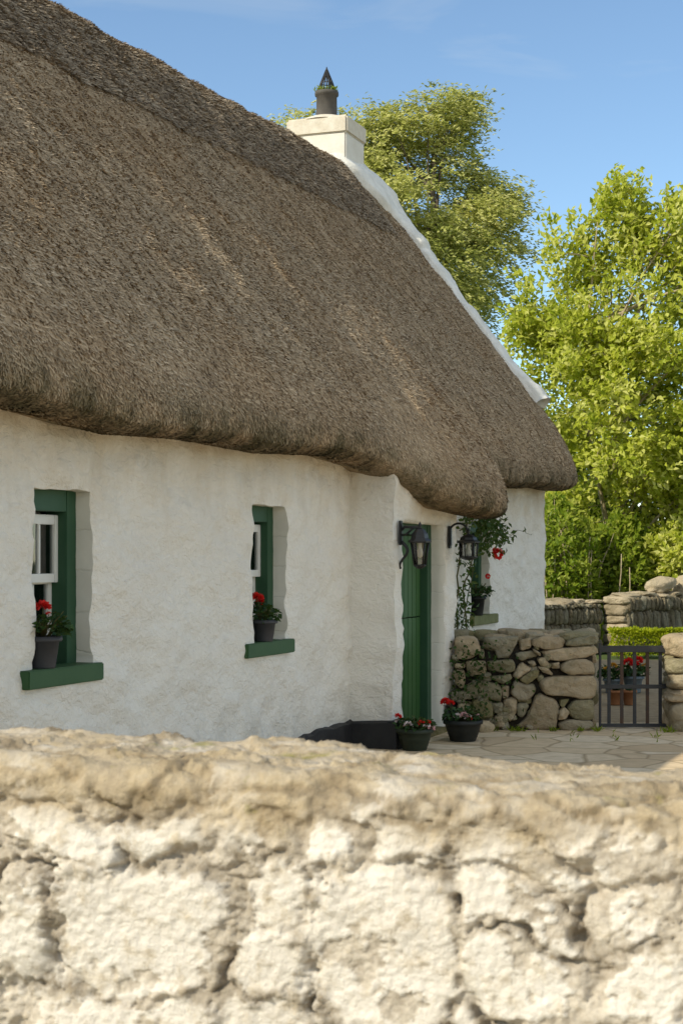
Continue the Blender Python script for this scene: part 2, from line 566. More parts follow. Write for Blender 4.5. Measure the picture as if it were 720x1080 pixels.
side = nt.nodes.new('ShaderNodeMapRange'); side.interpolation_type = 'SMOOTHSTEP'  # mask for clouds added out of view to brighten and neutralise the shade
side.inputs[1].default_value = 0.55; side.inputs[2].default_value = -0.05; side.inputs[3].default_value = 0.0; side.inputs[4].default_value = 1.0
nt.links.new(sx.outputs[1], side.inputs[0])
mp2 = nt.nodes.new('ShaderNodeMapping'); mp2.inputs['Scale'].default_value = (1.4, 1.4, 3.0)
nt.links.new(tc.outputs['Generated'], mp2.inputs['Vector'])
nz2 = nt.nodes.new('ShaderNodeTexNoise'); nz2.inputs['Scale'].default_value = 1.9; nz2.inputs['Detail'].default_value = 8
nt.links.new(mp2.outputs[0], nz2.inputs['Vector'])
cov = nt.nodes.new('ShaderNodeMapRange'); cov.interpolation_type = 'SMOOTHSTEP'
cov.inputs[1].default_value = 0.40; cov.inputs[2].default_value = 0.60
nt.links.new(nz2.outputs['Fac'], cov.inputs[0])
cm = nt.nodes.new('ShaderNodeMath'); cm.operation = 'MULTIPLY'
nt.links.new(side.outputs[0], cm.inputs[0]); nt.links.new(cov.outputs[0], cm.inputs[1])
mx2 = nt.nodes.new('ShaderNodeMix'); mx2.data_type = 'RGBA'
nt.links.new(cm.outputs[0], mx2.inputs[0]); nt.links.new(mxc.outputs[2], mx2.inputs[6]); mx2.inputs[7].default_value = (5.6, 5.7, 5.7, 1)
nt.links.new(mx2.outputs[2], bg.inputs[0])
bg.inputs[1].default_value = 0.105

ld = bpy.data.lights.new('sun', 'SUN')
ld.energy = 2.35
ld.angle = R(0.55)
ld.color = (1.0, 0.93, 0.83)
sun = link(bpy.data.objects.new('sun', ld))
sv = Vector((SUN_H[0] * math.cos(SUN_E), SUN_H[1] * math.cos(SUN_E), math.sin(SUN_E)))
sun.rotation_euler = sv.to_track_quat('Z', 'Y').to_euler()
sun.location = (-20, -12, 20)

cd = bpy.data.cameras.new('camera')
cam = link(bpy.data.objects.new('camera', cd))
cam.location = (0, 0, EYE)
cam.rotation_euler = (R(90), 0, 0)
cd.sensor_fit = 'VERTICAL'
cd.sensor_height = 36.0
cd.lens = 36.0 * F / 1080.0
cd.shift_y = (HY - 540.0) / 1080.0
cd.clip_end = 2000
cd.clip_start = 0.05
cd.dof.use_dof = True
cd.dof.focus_distance = 14.0
cd.dof.aperture_fstop = 12.0
scene.camera = cam
scene.view_settings.view_transform = 'Standard'
scene.view_settings.look = 'None'
scene.view_settings.exposure = 0.90
scene.view_settings.gamma = 1.0
scene.view_settings.use_white_balance = True
scene.view_settings.white_balance_temperature = 7050
scene.view_settings.white_balance_tint = 4
scene.cycles.use_denoising = True
scene.cycles.max_bounces = 8
scene.cycles.transparent_max_bounces = 12

# ------------------------------------------------------------------ the setting
def sheet(name, pts, z, mat, n=1):
    bm = bmesh.new()
    bm.faces.new([bm.verts.new((x, y, z)) for x, y in pts])
    o = bm_obj(name, bm, mat)
    o['kind'] = 'structure'
    return o


sheet('ground', [(-500, -500), (500, -500), (500, 900), (-500, 900)], -0.02, M['grassground'])
pc = [cw(2, 0), cw(15.4, 0)]
sheet('yard_paving', [(pc[0].x, pc[0].y), (9.0, 2.9), (9.0, 16.6), (pc[1].x + .2, 16.6), (pc[1].x, pc[1].y)], 0.0, M['paving'])
sheet('garden_path', [(1.9, 16.604), (9.0, 16.604), (9.0, 26.9), (2.9, 26.9)], -0.004, mat_plain('earth_path', (0.26, 0.195, 0.125), (0.38, 0.30, 0.20), 9, 1.0, 0.7, 0.03, 0.0))
sheet('lane', [(-60, -9), (60, -9), (60, 2.0), (-60, 2.0)], -0.012, M['gravel'])  # lane out of view, gravelled to bounce warm sunlight
sheet('bounce_gravel', [(9.004, 2.2), (34, -3), (34, 24), (9.004, 16.6)], -0.006, M['gravel'])  # unseen gravel added to bounce warm sunlight onto the shaded cottage front

# ------------------------------------------------------------------ cottage
cot = thing('thatched_cottage', 'long whitewashed cottage with a brown thatched roof and green windows', 'cottage', (C0[0], C0[1], 0), ROTZ)
A_END = 21.0
A_NEAR = 3.2
WIN_Z = (1.035, 2.115)
WINS = [(8.27, 8.93), (11.45, 12.10), (17.55, 18.35)]


def wall_disp(V):
    """lumpy plaster: displaces along b as a function of position"""
    q = V * np.array([1, 1, 1.4])
    d = 0.024 * fbm(q * 2.2, 4, 3) + 0.013 * fbm(q * 8.0, 3, 9)
    d2 = 0.008 * fbm(q * 5.0 + 31, 3, 21)
    d3 = 0.008 * fbm(q * 5.0 + 77, 3, 25)
    return np.stack([d2, d, d3], -1)


def rubble_wall(name, a0, a1, z0, z1, b0, openings, depth, parent, step=0.045, lean=0.0, tail=None):
    def lines(lo, hi, cuts):
        base = [lo, hi] + [c for c in cuts if lo < c < hi]
        base = sorted(set(base))
        out = []
        for p, q in zip(base[:-1], base[1:]):
            k = max(1, int(round((q - p) / step)))
            out += list(np.linspace(p, q, k + 1)[:-1])
        return np.array(out + [hi])
    la = lines(a0, a1, [x for o in openings for x in (o[0], o[1])])
    lz = lines(z0, z1, [x for o in openings for x in (o[2], o[3])])
    na, nz = len(la), len(lz)
    AA, ZZ = np.meshgrid(la, lz, indexing='ij')
    V = np.stack([AA, np.full_like(AA, b0), ZZ], -1).reshape(-1, 3)
    # soften the arrises of the openings
    for o in openings:
        dx = np.maximum(np.maximum(o[0] - V[:, 0], V[:, 0] - o[1]), 0)
        dz = np.maximum(np.maximum(o[2] - V[:, 2], V[:, 2] - o[3]), 0)
        V[:, 1] += 0.02 * np.exp(-np.hypot(dx, dz) / 0.03)
    quads = []
    rev_edges = []
    ca, cz = (la[:-1] + la[1:]) / 2, (lz[:-1] + lz[1:]) / 2
    hole = np.zeros((na - 1, nz - 1), bool)
    for o in openings:
        hole |= ((ca > o[0]) & (ca < o[1]))[:, None] & ((cz > o[2]) & (cz < o[3]))[None, :]
    idx = np.arange(na * nz).reshape(na, nz)
    I, J = np.where(~hole)
    quads = np.stack([idx[I, J], idx[I + 1, J], idx[I + 1, J + 1], idx[I, J + 1]], -1)
    # reveals
    V = list(map(tuple, V))
    Vl = V
    rq = []
    cache = {}

    def inner(vi, lev):
        key = (vi, lev)
        if key not in cache:
            x, y, z = Vl[vi]
            cache[key] = len(Vl)
            Vl.append((x, y + (b0 + depth - y) * lev / 3.0, z))
        return cache[key]

    def rev(v0, v1):
        p, q = inner(v0, 0), inner(v1, 0)
        for lev in (1, 2, 3):
            p2, q2 = inner(v0, lev), inner(v1, lev)
            rq.append((p, q, q2, p2))
            p, q = p2, q2
    for i in range(na - 1):
        for j in range(nz - 1):
            if hole[i, j]:
                if i == 0 or not hole[i - 1, j]: rev(idx[i, j], idx[i, j + 1])
                if i == na - 2 or not hole[i + 1, j]: rev(idx[i + 1, j + 1], idx[i + 1, j])
                if j == 0 or not hole[i, j - 1]: rev(idx[i + 1, j], idx[i, j])
                if j == nz - 2 or not hole[i, j + 1]: rev(idx[i, j + 1], idx[i + 1, j + 1])
    V = np.array(Vl)
    D = wall_disp(V)
    V = V + D
    Q = np.vstack([quads, np.array(rq)]) if rq else quads
    if tail is not None:
        tv, tq = tail
        Q = np.vstack([Q, np.array(tq) + len(V)])
        V = np.vstack([V, np.array(tv)])
    mi = np.zeros(len(Q), int)
    mi[len(quads):len(quads) + len(rq)] = 1
    return mesh_np(name, V, Q, [M['wash'], M['reveal']], parent, True, None, mi)


def quad_tail(quads):
    v, q = [], []
    for quad in quads:
        k = len(v)
        v += list(quad)
        q.append((k, k + 1, k + 2, k + 3))
    return v, q


DEP = 5.7
HR = 6.45
ops_main = [(a, b, WIN_Z[0], WIN_Z[1]) for a, b in WINS]
gabs = []
for ga in (A_NEAR, A_END):
    zt = 6.2 if ga > 10 else 5.7
    # gable: square part and the two half triangles below the thatch
    gabs += [[(ga, 0, 0), (ga, DEP, 0), (ga, DEP, 2.6), (ga, 0, 2.6)],
             [(ga, 0, 2.6), (ga, DEP / 2, 2.6), (ga, DEP / 2, zt), (ga, 0.08, 2.75)],
             [(ga, DEP / 2, 2.6), (ga, DEP, 2.6), (ga, DEP - 0.08, 2.75), (ga, DEP / 2, zt)]]
gabs.append([(A_NEAR, DEP, 0), (A_END, DEP, 0), (A_END, DEP, 2.75), (A_NEAR, DEP, 2.75)])
rubble_wall('front_wall', A_NEAR, A_END, 0, 2.85, 0.0, ops_main, 0.16, cot, tail=quad_tail(gabs))

# porch: two cheeks and a front with the door opening
PA0, PA1, PB = 13.55, 15.42, -0.42
DO = (13.84, 15.13, -0.01, 2.02)


def rubble_porch():
    o = rubble_wall('porch_wall', PA0, PA1, 0, 2.75, PB, [DO], 0.24, cot, 0.05)
    # cheeks, as grids with the same lumps
    me = o.data
    bm = bmesh.new(); bm.from_mesh(me)
    for pa in (PA0, PA1):
        nb, nz = 9, 56
        g = np.array([[(pa, PB + (0.5) * i / (nb - 1), 2.75 * j / (nz - 1)) for j in range(nz)] for i in range(nb)])
        gv = g.reshape(-1, 3)
        dd = wall_disp(gv)
        gv = gv + np.stack([dd[:, 0] + 0.5 * dd[:, 1] * 0, dd[:, 1], dd[:, 2]], -1)
        gv[:, 0] += 0.012 * fbm(gv * 2.6, 3, 44) * np.clip((gv[:, 1] - PB) / 0.1, 0, 1)
        vs = [bm.verts.new(v) for v in gv]
        for i in range(nb - 1):
            for j in range(nz - 1):
                f = bm.faces.new([vs[i * nz + j], vs[(i + 1) * nz + j], vs[(i + 1) * nz + j + 1], vs[i * nz + j + 1]])
                f.smooth = True
    bmesh.ops.remove_doubles(bm, verts=bm.verts, dist=0.004)
    bmesh.ops.recalc_face_normals(bm, faces=bm.faces)
    bm.to_mesh(me); bm.free()


rubble_porch()

# black plinth band round the foot of the walls
bm = bmesh.new()


def plinth_run(a0, a1, b, along='a'):
    n = max(2, int(abs(a1 - a0) / 0.12))
    for i in range(n):
        s0, s1 = a0 + (a1 - a0) * i / n, a0 + (a1 - a0) * (i + 1) / n
        def top(s): return 0.245 + 0.035 * float(vnoise(np.array([s * 2.1, b, 0.3]), 5)) + 0.02 * float(vnoise(np.array([s * 9, b, 0.3]), 6))
        def out(s, z): return 0.045 + 0.01 * float(vnoise(np.array([s * 4, z * 3, 0.7]), 8))
        rows = [(0.0, 0), (0.1, 1), (1.0, 2), (1.0, 3)]
        pts = []
        for s in (s0, s1):
            t = top(s)
            if along == 'a':
                pts.append([(s, b - out(s, 0), 0.0), (s, b - out(s, 1), t - 0.02), (s, b - 0.01, t), (s, b + 0.05, t)])
            else:
                sg = along
                pts.append([(b + sg * out(s, 0), s, 0.0), (b + sg * out(s, 1), s, t - 0.02), (b + sg * 0.01, s, t), (b - sg * 0.05, s, t)])
        va = [bm.verts.new(p) for p in pts[0]]
        vb = [bm.verts.new(p) for p in pts[1]]
        for k in range(3):
            bm.faces.new([va[k], vb[k], vb[k + 1], va[k + 1]])


plinth_run(A_NEAR, PA0, 0.0)
plinth_run(PA1, A_END, 0.0)
plinth_run(PA0 - 0.05, DO[0], PB)
plinth_run(DO[1], PA1 + 0.05, PB)
plinth_run(PB - 0.04, 0.0, PA0, -1)
plinth_run(PB - 0.04, 0.0, PA1, 1)
plinth_run(0, DEP, A_END, 1)
bmesh.ops.remove_doubles(bm, verts=bm.verts, dist=0.002)
bm_obj('plinth', bm, M['black'], cot)

# ---- thatch
prof = np.array([(2.85, 7.0), (2.55, 6.90), (2.2, 6.50), (0.0, 3.62), (-0.25, 3.20), (-0.42, 2.82), (-0.45, 2.62), (-0.36, 2.49), (-0.10, 2.50), (0.35, 2.60)])
for _ in range(3):
    q = np.empty((2 * len(prof) - 2, 2))
    q[0::2] = prof[:-1] * 0.75 + prof[1:] * 0.25
    q[1::2] = prof[:-1] * 0.25 + prof[1:] * 0.75
    prof = np.vstack([prof[:1], q, prof[-1:]])
seg = np.hypot(*np.diff(prof, axis=0).T)
arc = np.concatenate([[0], np.cumsum(seg)])
ARC = arc[-1]
A_T0, A_T1 = A_NEAR - 0.35, A_END + 0.24


def thatch_pos(a, s, lumps=True):
    """a along the roof, s arc length from the ridge (0) to the inner underside (ARC), front slope"""
    a = np.asarray(a, float); s = np.asarray(s, float)
    b = np.interp(s, arc, prof[:, 0])
    z = np.interp(s, arc, prof[:, 1])
    z0 = z.copy()
    z = z + (0.04 * (a - 18.75)) * np.clip((z0 - 3.0) / 4.0, 0, 1)
    # swelling over the porch
    S = sstep(13.25, 14.55, a) * (1 - sstep(15.72, 16.05, a))
    S2 = sstep(13.0, 14.7, a) * (1 - sstep(15.5, 16.15, a))
    Fv = 1 - sstep(2.85, 4.7, z0)
    Fv = np.where(s > ARC - 1.2, 1.0, Fv)
    k = S * Fv + (S2 - S) * Fv * (1 - Fv)
    b = b - 0.44 * k
    z = z - 0.37 * k
    # shallow hollow just beyond the porch swelling and soft sags along the eave
    e = sstep(4.6, 2.7, z0)
    z = z + e * 0.02 * np.sin(a * 1.1 + 0.6) + e * 0.018 * np.sin(a * 2.7)
    # rounded ends
    for end, sg in ((A_T1, 1), (A_T0, -1)):
        q = np.clip(1 - np.abs(a - end) / 0.30, 0, 1) ** 2
        z = z - 0.13 * q * (z0 > 2.6)
        b = b + 0.07 * q * (s < ARC - 0.5)
        z = z + 0.10 * q * e * (s > ARC - 0.9)
    z = z + 0.12 * e * sstep(A_T1 - 3.5, A_T1, a)
    if lumps:
        p = np.stack([a * 1.0, s * 0.7, np.zeros_like(a)], -1)
        h = (1 - 0.65 * sstep(ARC - 1.6, ARC - 1.0, s)) * (0.022 * fbm(p * 1.6, 3, 51) + 0.014 * fbm(p * 6, 3, 57) + 0.008 * fbm(np.stack([a * 14, s * 5, a * 0], -1), 2, 59))
        b = b - 0.62 * h
        z = z + 0.5 * h * (s < ARC - 0.45)
        # ragged lower lip
        lip = np.exp(-((s - (ARC - 0.75)) / 0.22) ** 2)
        z = z + lip * 0.009 * fbm(np.stack([a * 9, a * 0, a * 0], -1), 3, 61)
    return np.stack([a, b, z], -1)


def mirror_back(a, s):
    p = thatch_pos(np.clip(a, A_T0, A_T1), s, True)
    z0 = np.interp(s, arc, prof[:, 1]) + (0.04 * (a - 18.75)) * np.clip((np.interp(s, arc, prof[:, 1]) - 3.0) / 4.0, 0, 1)
    b0 = np.interp(s, arc, prof[:, 0])
    return np.stack([a, DEP - b0, z0], -1)


def blades(N, a_lo, a_hi, s_lo, s_hi, posf, Lr, Wr, raise_, tw, ragged=0.0):
    a = rng.uniform(a_lo, a_hi, N); s = rng.uniform(s_lo, s_hi, N)
    e = 0.03
    p = posf(a, s)
    pd = posf(a, s + e); pa = posf(a + e, s)
    T = pd - p; T /= np.linalg.norm(T, axis=1)[:, None] + 1e-9
    Aa = pa - p; Aa /= np.linalg.norm(Aa, axis=1)[:, None] + 1e-9
    Nn = np.cross(Aa, T)
    Nn *= np.sign((Nn * np.array([0, -0.6, 0.8])).sum(1) + 1e-6)[:, None]
    low = s > ARC - 0.75
    Nn[low] = np.where((Nn[low, 1:2] > 0) | (Nn[low, 2:3] < -2), Nn[low], Nn[low])
    L = rng.uniform(*Lr, N)[:, None]; W = rng.uniform(*Wr, N)[:, None]
    dirr = T + Aa * rng.normal(0, tw, N)[:, None]
    dirr /= np.linalg.norm(dirr, axis=1)[:, None]
    side = np.cross(dirr, Nn)
    up = rng.uniform(0.15, 1.0, N)[:, None] * raise_
    base = p - dirr * L * 0.5 - Nn * 0.004
    tip = p + dirr * L * 0.5 + Nn * up
    V = np.stack([base - side * W * 0.5, base + side * W * 0.5, tip + side * W * 0.3, tip - side * W * 0.3], 1).reshape(-1, 3)
    tint = np.repeat(np.clip(rng.beta(1.7, 2.4, N), 0, 1), 4)
    moss = np.repeat(sstep(ARC - 1.15, ARC - 0.75, s) * 0.8, 4)
    return V, np.arange(4 * N).reshape(-1, 4), tint, moss


na, ns = 330, 76
ss = np.concatenate([np.linspace(0, ARC - 1.6, 46), np.linspace(ARC - 1.6, ARC, 31)[1:]])
ns = len(ss)
aa = np.linspace(A_T0, A_T1, na)
AA, SS = np.meshgrid(aa, ss, indexing='ij')
front = thatch_pos(AA, SS)                       # na, ns, 3
back = mirror_back(AA, SS)
ridge_line = 0.5 * (front[:, :1] + back[:, :1])
grid = np.concatenate([front[:, ::-1][:, :-1], ridge_line, back[:, 1:]], 1)
nv = grid.shape[1]
V = grid.reshape(-1, 3)
idx = np.arange(na * nv).reshape(na, nv)
Q = np.stack([idx[:-1, :-1], idx[1:, :-1], idx[1:, 1:], idx[:-1, 1:]], -1).reshape(-1, 4)
tint = np.full(len(V), 0.30)
mossg = np.concatenate([np.repeat((sstep(ARC - 1.15, ARC - 0.75, ss) * 0.8)[None, ::-1][:, :-1], na, 0), np.zeros((na, 1)), np.zeros((na, ns - 1))], 1).ravel()
ends = []
for row in (0, na - 1):
    # end faces: strips joining the front and the back profile at equal steps
    for k in range(ns - 1):
        ends.append((idx[row, k], idx[row, k + 1], idx[row, nv - 2 - k], idx[row, nv - 1 - k]))
ends = np.array(ends)
BV, BQ, BT, BM = blades(400000, A_T0 + 3.0, A_T1 - 0.02, 0.45, ARC - 0.45, thatch_pos, (0.02, 0.055), (0.008, 0.015), 0.016, 1.0)
# fringe: longer straws hanging round the lip and off the far verge
FV, FQ, FT, FM = blades(26000, A_T0 + 3.0, A_T1 - 0.02, ARC - 1.15, ARC - 0.62, thatch_pos, (0.02, 0.05), (0.007, 0.013), 0.012, 0.9)
Vall = np.vstack([V, BV, FV])
Qall = np.vstack([Q, ends, BQ + len(V), FQ + len(V) + len(BV)])
roof = mesh_np('thatch_roof', Vall, Qall, M['thatch'], cot, True,
               {'tint': np.concatenate([tint, BT, FT]), 'moss': np.concatenate([mossg, BM, FM])})

# ridge cap: a second layer dressed over the ridge
RC = 1.6


def ridge_pos(a, s):
    p = thatch_pos(a, np.abs(s))
    h = (0.045 + 0.022 * fbm(np.stack([a * 3, s * 2, a * 0], -1), 4, 71)) * (1 - 0.75 * np.clip(np.abs(s) / RC, 0, 1.1))
    return p + np.stack([0 * a, -0.72 * h * np.clip(np.abs(s) / 0.3, 0, 1), (0.65 + 0.35 * (np.abs(s) < 0.2)) * h], -1)


ra = np.linspace(A_T0, 19.97, 260)
rs = np.linspace(0, 1, 14)
AA, SS = np.meshgrid(ra, rs, indexing='ij')
edge = RC + 0.05 * fbm(np.stack([AA * 3, AA * 0, AA * 0], -1), 3, 73)
fr = ridge_pos(AA, SS * edge)
fr_in = fr[:, -1:].copy()
fr_in[..., 1] += 0.06; fr_in[..., 2] -= 0.06
bk = fr.copy(); bk[..., 1] = DEP - bk[..., 1]
bk[:, 0] = fr[:, 0]
grid = np.concatenate([fr_in, fr[:, ::-1], bk[:, 1:]], 1)
nv2 = grid.shape[1]
V = grid.reshape(-1, 3)
idx = np.arange(len(V)).reshape(len(ra), nv2)
Q = np.stack([idx[:-1, :-1], idx[1:, :-1], idx[1:, 1:], idx[:-1, 1:]], -1).reshape(-1, 4)
RV, RQ, RT, RM = blades(120000, A_T0 + 3.0, 19.95, 0.0, RC + 0.04, ridge_pos, (0.035, 0.10), (0.007, 0.015), 0.032, 0.9)
mesh_np('ridge_cap', np.vstack([V, RV]), np.vstack([Q, RQ + len(V)]), M['ridge'], roof, True,
        {'tint': np.concatenate([np.full(len(V), 0.28), RT]), 'moss': np.zeros(len(V) + len(RV))})

# ---- white verge coping on the far gable
bb = np.concatenate([np.linspace(2.75, 1.72, 26), np.linspace(1.70, 0.06, 46)])
sl = np.interp(-bb, -prof[:len(prof) // 2 + 20, 0], arc[:len(prof) // 2 + 20])
cpos = thatch_pos(np.full(len(bb), 20.9), sl, False)
hh = np.where(bb > 1.70, 0.13 + 0.09 * sstep(1.75, 2.5, bb) + 0.05 * np.exp(-((bb - 1.78) / 0.08) ** 2),
              0.125 + 0.09 * sstep(0.55, 0.05, bb)) + 0.012 * fbm(np.stack([bb * 6, bb * 0, bb * 0], -1), 3, 81)
hh = np.maximum(hh, 0.02)
tt = np.gradient(cpos, axis=0); tt /= np.linalg.norm(tt, axis=1)[:, None]
nn = np.stack([0 * bb, tt[:, 2], -tt[:, 1]], -1)
nn *= np.sign(nn[:, 2:3])
wd = np.where(bb > 1.70, 0.50, 0.44)
ang = np.linspace(0, np.pi, 11)
ring = []
for t_ in ang:
    x = np.cos(t_); y = np.sin(t_) ** 0.38
    off = np.stack([-x * wd * 0.5 + 0.15 - np.clip(x, 0, 1) * 0.85 * sstep(1.9, 2.45, bb), 0 * bb, 0 * bb], -1) + nn * (hh * y - 0.06)[:, None]
    ring.append(cpos + off)
ring = np.stack(ring, 1)
tv = ring.reshape(-1, 3)
tv = tv + 0.030 * np.stack([fbm(tv * 4, 4, 83), fbm(tv * 4 + 9, 4, 84), fbm(tv * 4 + 19, 4, 85)], -1)
idx = np.arange(len(tv)).reshape(len(bb), len(ang))
Q = np.stack([idx[:-1, :-1], idx[1:, :-1], idx[1:, 1:], idx[:-1, 1:]], -1).reshape(-1, 4)
c0 = len(tv)
tv = np.vstack([tv, cpos[-1] + np.array([0.15, -0.05, -0.05])])
caps = np.array([(c0, idx[-1, k], idx[-1, k + 1]) for k in range(len(ang) - 1)])
mesh_np('verge_coping', tv, [Q, caps], M['plaster'], cot)

# ---- chimney
CA0, CA1, CB0, CB1 = 20.0, 20.72, 2.44, 3.26
bm = bmesh.new()
add_box(bm, CA0, CA1, CB0, CB1, 5.9, 7.36)
ch = bm_obj('chimney', bm, M['chim'], cot, False, 0.02)
bm = bmesh.new()
add_box(bm, CA0 - 0.025, CA1 + 0.025, CB0 - 0.025, CB1 + 0.025, 7.33, 7.57)
bm_obj('chimney_cap', bm, M['chimcap'], ch, False, 0.025)
cc = ((CA0 + CA1) / 2, (CB0 + CB1) / 2)
V_, Q_ = lathe_np([(0.40, 7.56), (0.34, 7.60), (0.22, 7.645), (0.15, 7.66), (0.02, 7.66)], 20)
V_[:, 0] += cc[0]; V_[:, 1] += cc[1]
mesh_np('flaunching', V_, Q_, M['chimcap'], ch)
pot = [(0.145, 7.62), (0.142, 7.70), (0.138, 7.94), (0.160, 7.95), (0.163, 7.975), (0.160, 8.0), (0.128, 8.0), (0.125, 7.9), (0.12, 7.65)]
V_, Q_ = lathe_np(pot, 28)
V_[:, 0] += cc[0]; V_[:, 1] += cc[1]
mesh_np('chimney_pot', V_, Q_, M['pot_clay'], ch)
specs = []
for k in range(16):
    t_ = k / 16 * 2 * math.pi
    p0 = np.array([cc[0] + 0.13 * math.cos(t_), cc[1] + 0.13 * math.sin(t_), 7.98])
    p1 = np.array([cc[0] + 0.085 * math.cos(t_), cc[1] + 0.085 * math.sin(t_), 8.12])
    p2 = np.array([cc[0] + 0.012 * math.cos(t_), cc[1] + 0.012 * math.sin(t_), 8.30])
    specs.append((np.array([p0, p1, p2]), 0.0085))
for rr, zz in ((0.128, 8.0), (0.085, 8.12), (0.045, 8.22)):
    t_ = np.linspace(0, 2 * np.pi, 19)
    specs.append((np.stack([cc[0] + rr * np.cos(t_), cc[1] + rr * np.sin(t_), np.full(19, zz)], -1), 0.006))
specs.append((np.array([[cc[0], cc[1], 8.27], [cc[0], cc[1], 8.31], [cc[0], cc[1], 8.345]]), np.array([0.018, 0.016, 0.004])))
tubes_obj('wire_bird_guard', specs, M['iron'], ch, 5)
n = 260
t_ = rng.uniform(0, 2 * np.pi, n)
r_ = rng.uniform(0.10, 0.16, n)
C = np.stack([cc[0] + r_ * np.cos(t_), cc[1] + r_ * np.sin(t_), rng.uniform(7.985, 8.03, n)], -1)
D = rand_unit(n) * 0.6 + np.array([0, 0, 0.8])
Vl, Ql = leaf_np(C, D, rand_unit(n), rng.uniform(0.03, 0.06, n), 0.014)
mesh_np('moss', Vl, Ql, M['bush'], ch, False, {'tint': np.repeat(rng.uniform(0.2, 0.9, n), 4)})


# ---- windows
def make_window(a0, a1, sill_mat, frame_mat, sa0, sa1):
    z0, z1 = WIN_Z
    fb = 0.125                       # front of the green frame
    fw = 0.115
    bm = bmesh.new()
    A0, A1 = a0 - 0.03, a1 + 0.03
    add_box(bm, A0, a0 + fw, fb, fb + 0.15, z0 - 0.02, z1 + 0.03)
    add_box(bm, a1 - fw, A1, fb, fb + 0.15, z0 - 0.02, z1 + 0.03)
    add_box(bm, a0 + fw, a1 - fw, fb + 0.002, fb + 0.15, z1 - 0.13, z1 + 0.03)
    win = bm_obj('window', bm, frame_mat, cot, False, 0.004)
    # dark hollow behind everything: the reveal lining inside the room
    bm = bmesh.new()
    add_box(bm, sa0, sa1, -0.045, 0.15, z0 - 0.105, z0 + 0.005)
    bm_obj('sill', bm, sill_mat, win, False, 0.007)
    i0, i1 = a0 + fw, a1 - fw
    zm = (z0 + z1) / 2 - 0.03

    def sash(b, lo, hi):
        w = 0.045
        bm = bmesh.new()
        add_box(bm, i0, i0 + w, b, b + 0.035, lo, hi)
        add_box(bm, i1 - w, i1, b, b + 0.035, lo, hi)
        add_box(bm, i0 + w, i1 - w, b, b + 0.035, hi - 0.06, hi)
        add_box(bm, i0 + w, i1 - w, b, b + 0.035, lo, lo + 0.055)
        m = (i0 + i1) / 2
        add_box(bm, m - 0.013, m + 0.013, b + 0.004, b + 0.03, lo + 0.055, hi - 0.06)
        bm_obj('sash', bm, M['white'], win, False, 0.004)
        bm = bmesh.new()
        add_box(bm, i0 + w - 0.005, i1 - w + 0.005, b + 0.016, b + 0.02, lo + 0.05, hi - 0.055)
        bm_obj('pane', bm, M['pane'], win)
    sash(fb + 0.06, zm, z1 - 0.15)
    sash(fb + 0.105, z0 + 0.01, zm + 0.05)
    # net curtain
    bm = bmesh.new()
    n = 28
    prev = None
    for i in range(n + 1):
        x = i0 + (i1 - i0) * i / n
        y = fb + 0.20 + 0.012 * math.sin(i * 1.5)
        v = [bm.verts.new((x, y, z0 + 0.05)), bm.verts.new((x, y, z1 - 0.1))]
        if prev:
            bm.faces.new([prev[0], v[0], v[1], prev[1]])
        prev = v
    bm_obj('curtain', bm, M['curtain'], win, True)
    return win


make_window(*WINS[0], M['green'], M['greendk'], 8.10, 8.985)
make_window(*WINS[1], M['green'], M['greendk'], 11.22, 12.16)
make_window(*WINS[2], M['olive'], M['greendk'], 17.45, 18.50)

# ---- half door in the porch
fb = PB + 0.15
bm = bmesh.new()
add_box(bm, DO[0] - 0.03, DO[0] + 0.13, fb, fb + 0.11, 0.02, DO[3] + 0.03)
add_box(bm, DO[1] - 0.13, DO[1] + 0.03, fb, fb + 0.11, 0.02, DO[3] + 0.03)
add_box(bm, DO[0] + 0.13, DO[1] - 0.13, fb + 0.002, fb + 0.11, DO[3] - 0.10, DO[3] + 0.03)
dfr = bm_obj('door_frame', bm, M['greendk'], cot, False, 0.006)


def leaf_door(z0, z1):
    bm = bmesh.new()
    i0, i1 = DO[0] + 0.135, DO[1] - 0.135
    n = 8
    for k in range(n):
        x0 = i0 + (i1 - i0) * k / n + 0.003
        x1 = i0 + (i1 - i0) * (k + 1) / n - 0.003
        add_box(bm, x0, x1, fb + 0.07, fb + 0.10, z0, z1)
    add_box(bm, i0, i1, fb + 0.082, fb + 0.105, z0 + 0.01, z1 - 0.01)
    d = bm_obj('half_door', bm, M['door'], cot, False, 0.004)
    return d


lower = leaf_door(0.05, 1.12)
upper = leaf_door(1.13, DO[3] - 0.11)
V_, Q_ = lathe_np([(0.001, 0), (0.02, 0.004), (0.028, 0.02), (0.02, 0.036), (0.01, 0.042), (0.01, 0.06)], 14)
Vr = np.stack([V_[:, 0] + DO[0] + 0.22, fb + 0.0 + V_[:, 2] + 0.01, V_[:, 1] + 0.98], -1)
mesh_np('handle', Vr, Q_, M['iron'], lower)
bm = bmesh.new()
add_box(bm, DO[0] - 0.03, DO[1] + 0.03, PB - 0.03, fb + 0.11, -0.02, 0.045)
bm_obj('doorstep', bm, M['stone'], cot, False, 0.012)


# ------------------------------------------------------------------ lanterns
def poly_ring(n, r, z, rot=0.0):
    return [(r * math.cos(rot + 2 * math.pi * k / n), r * math.sin(rot + 2 * math.pi * k / n), z) for k in range(n)]


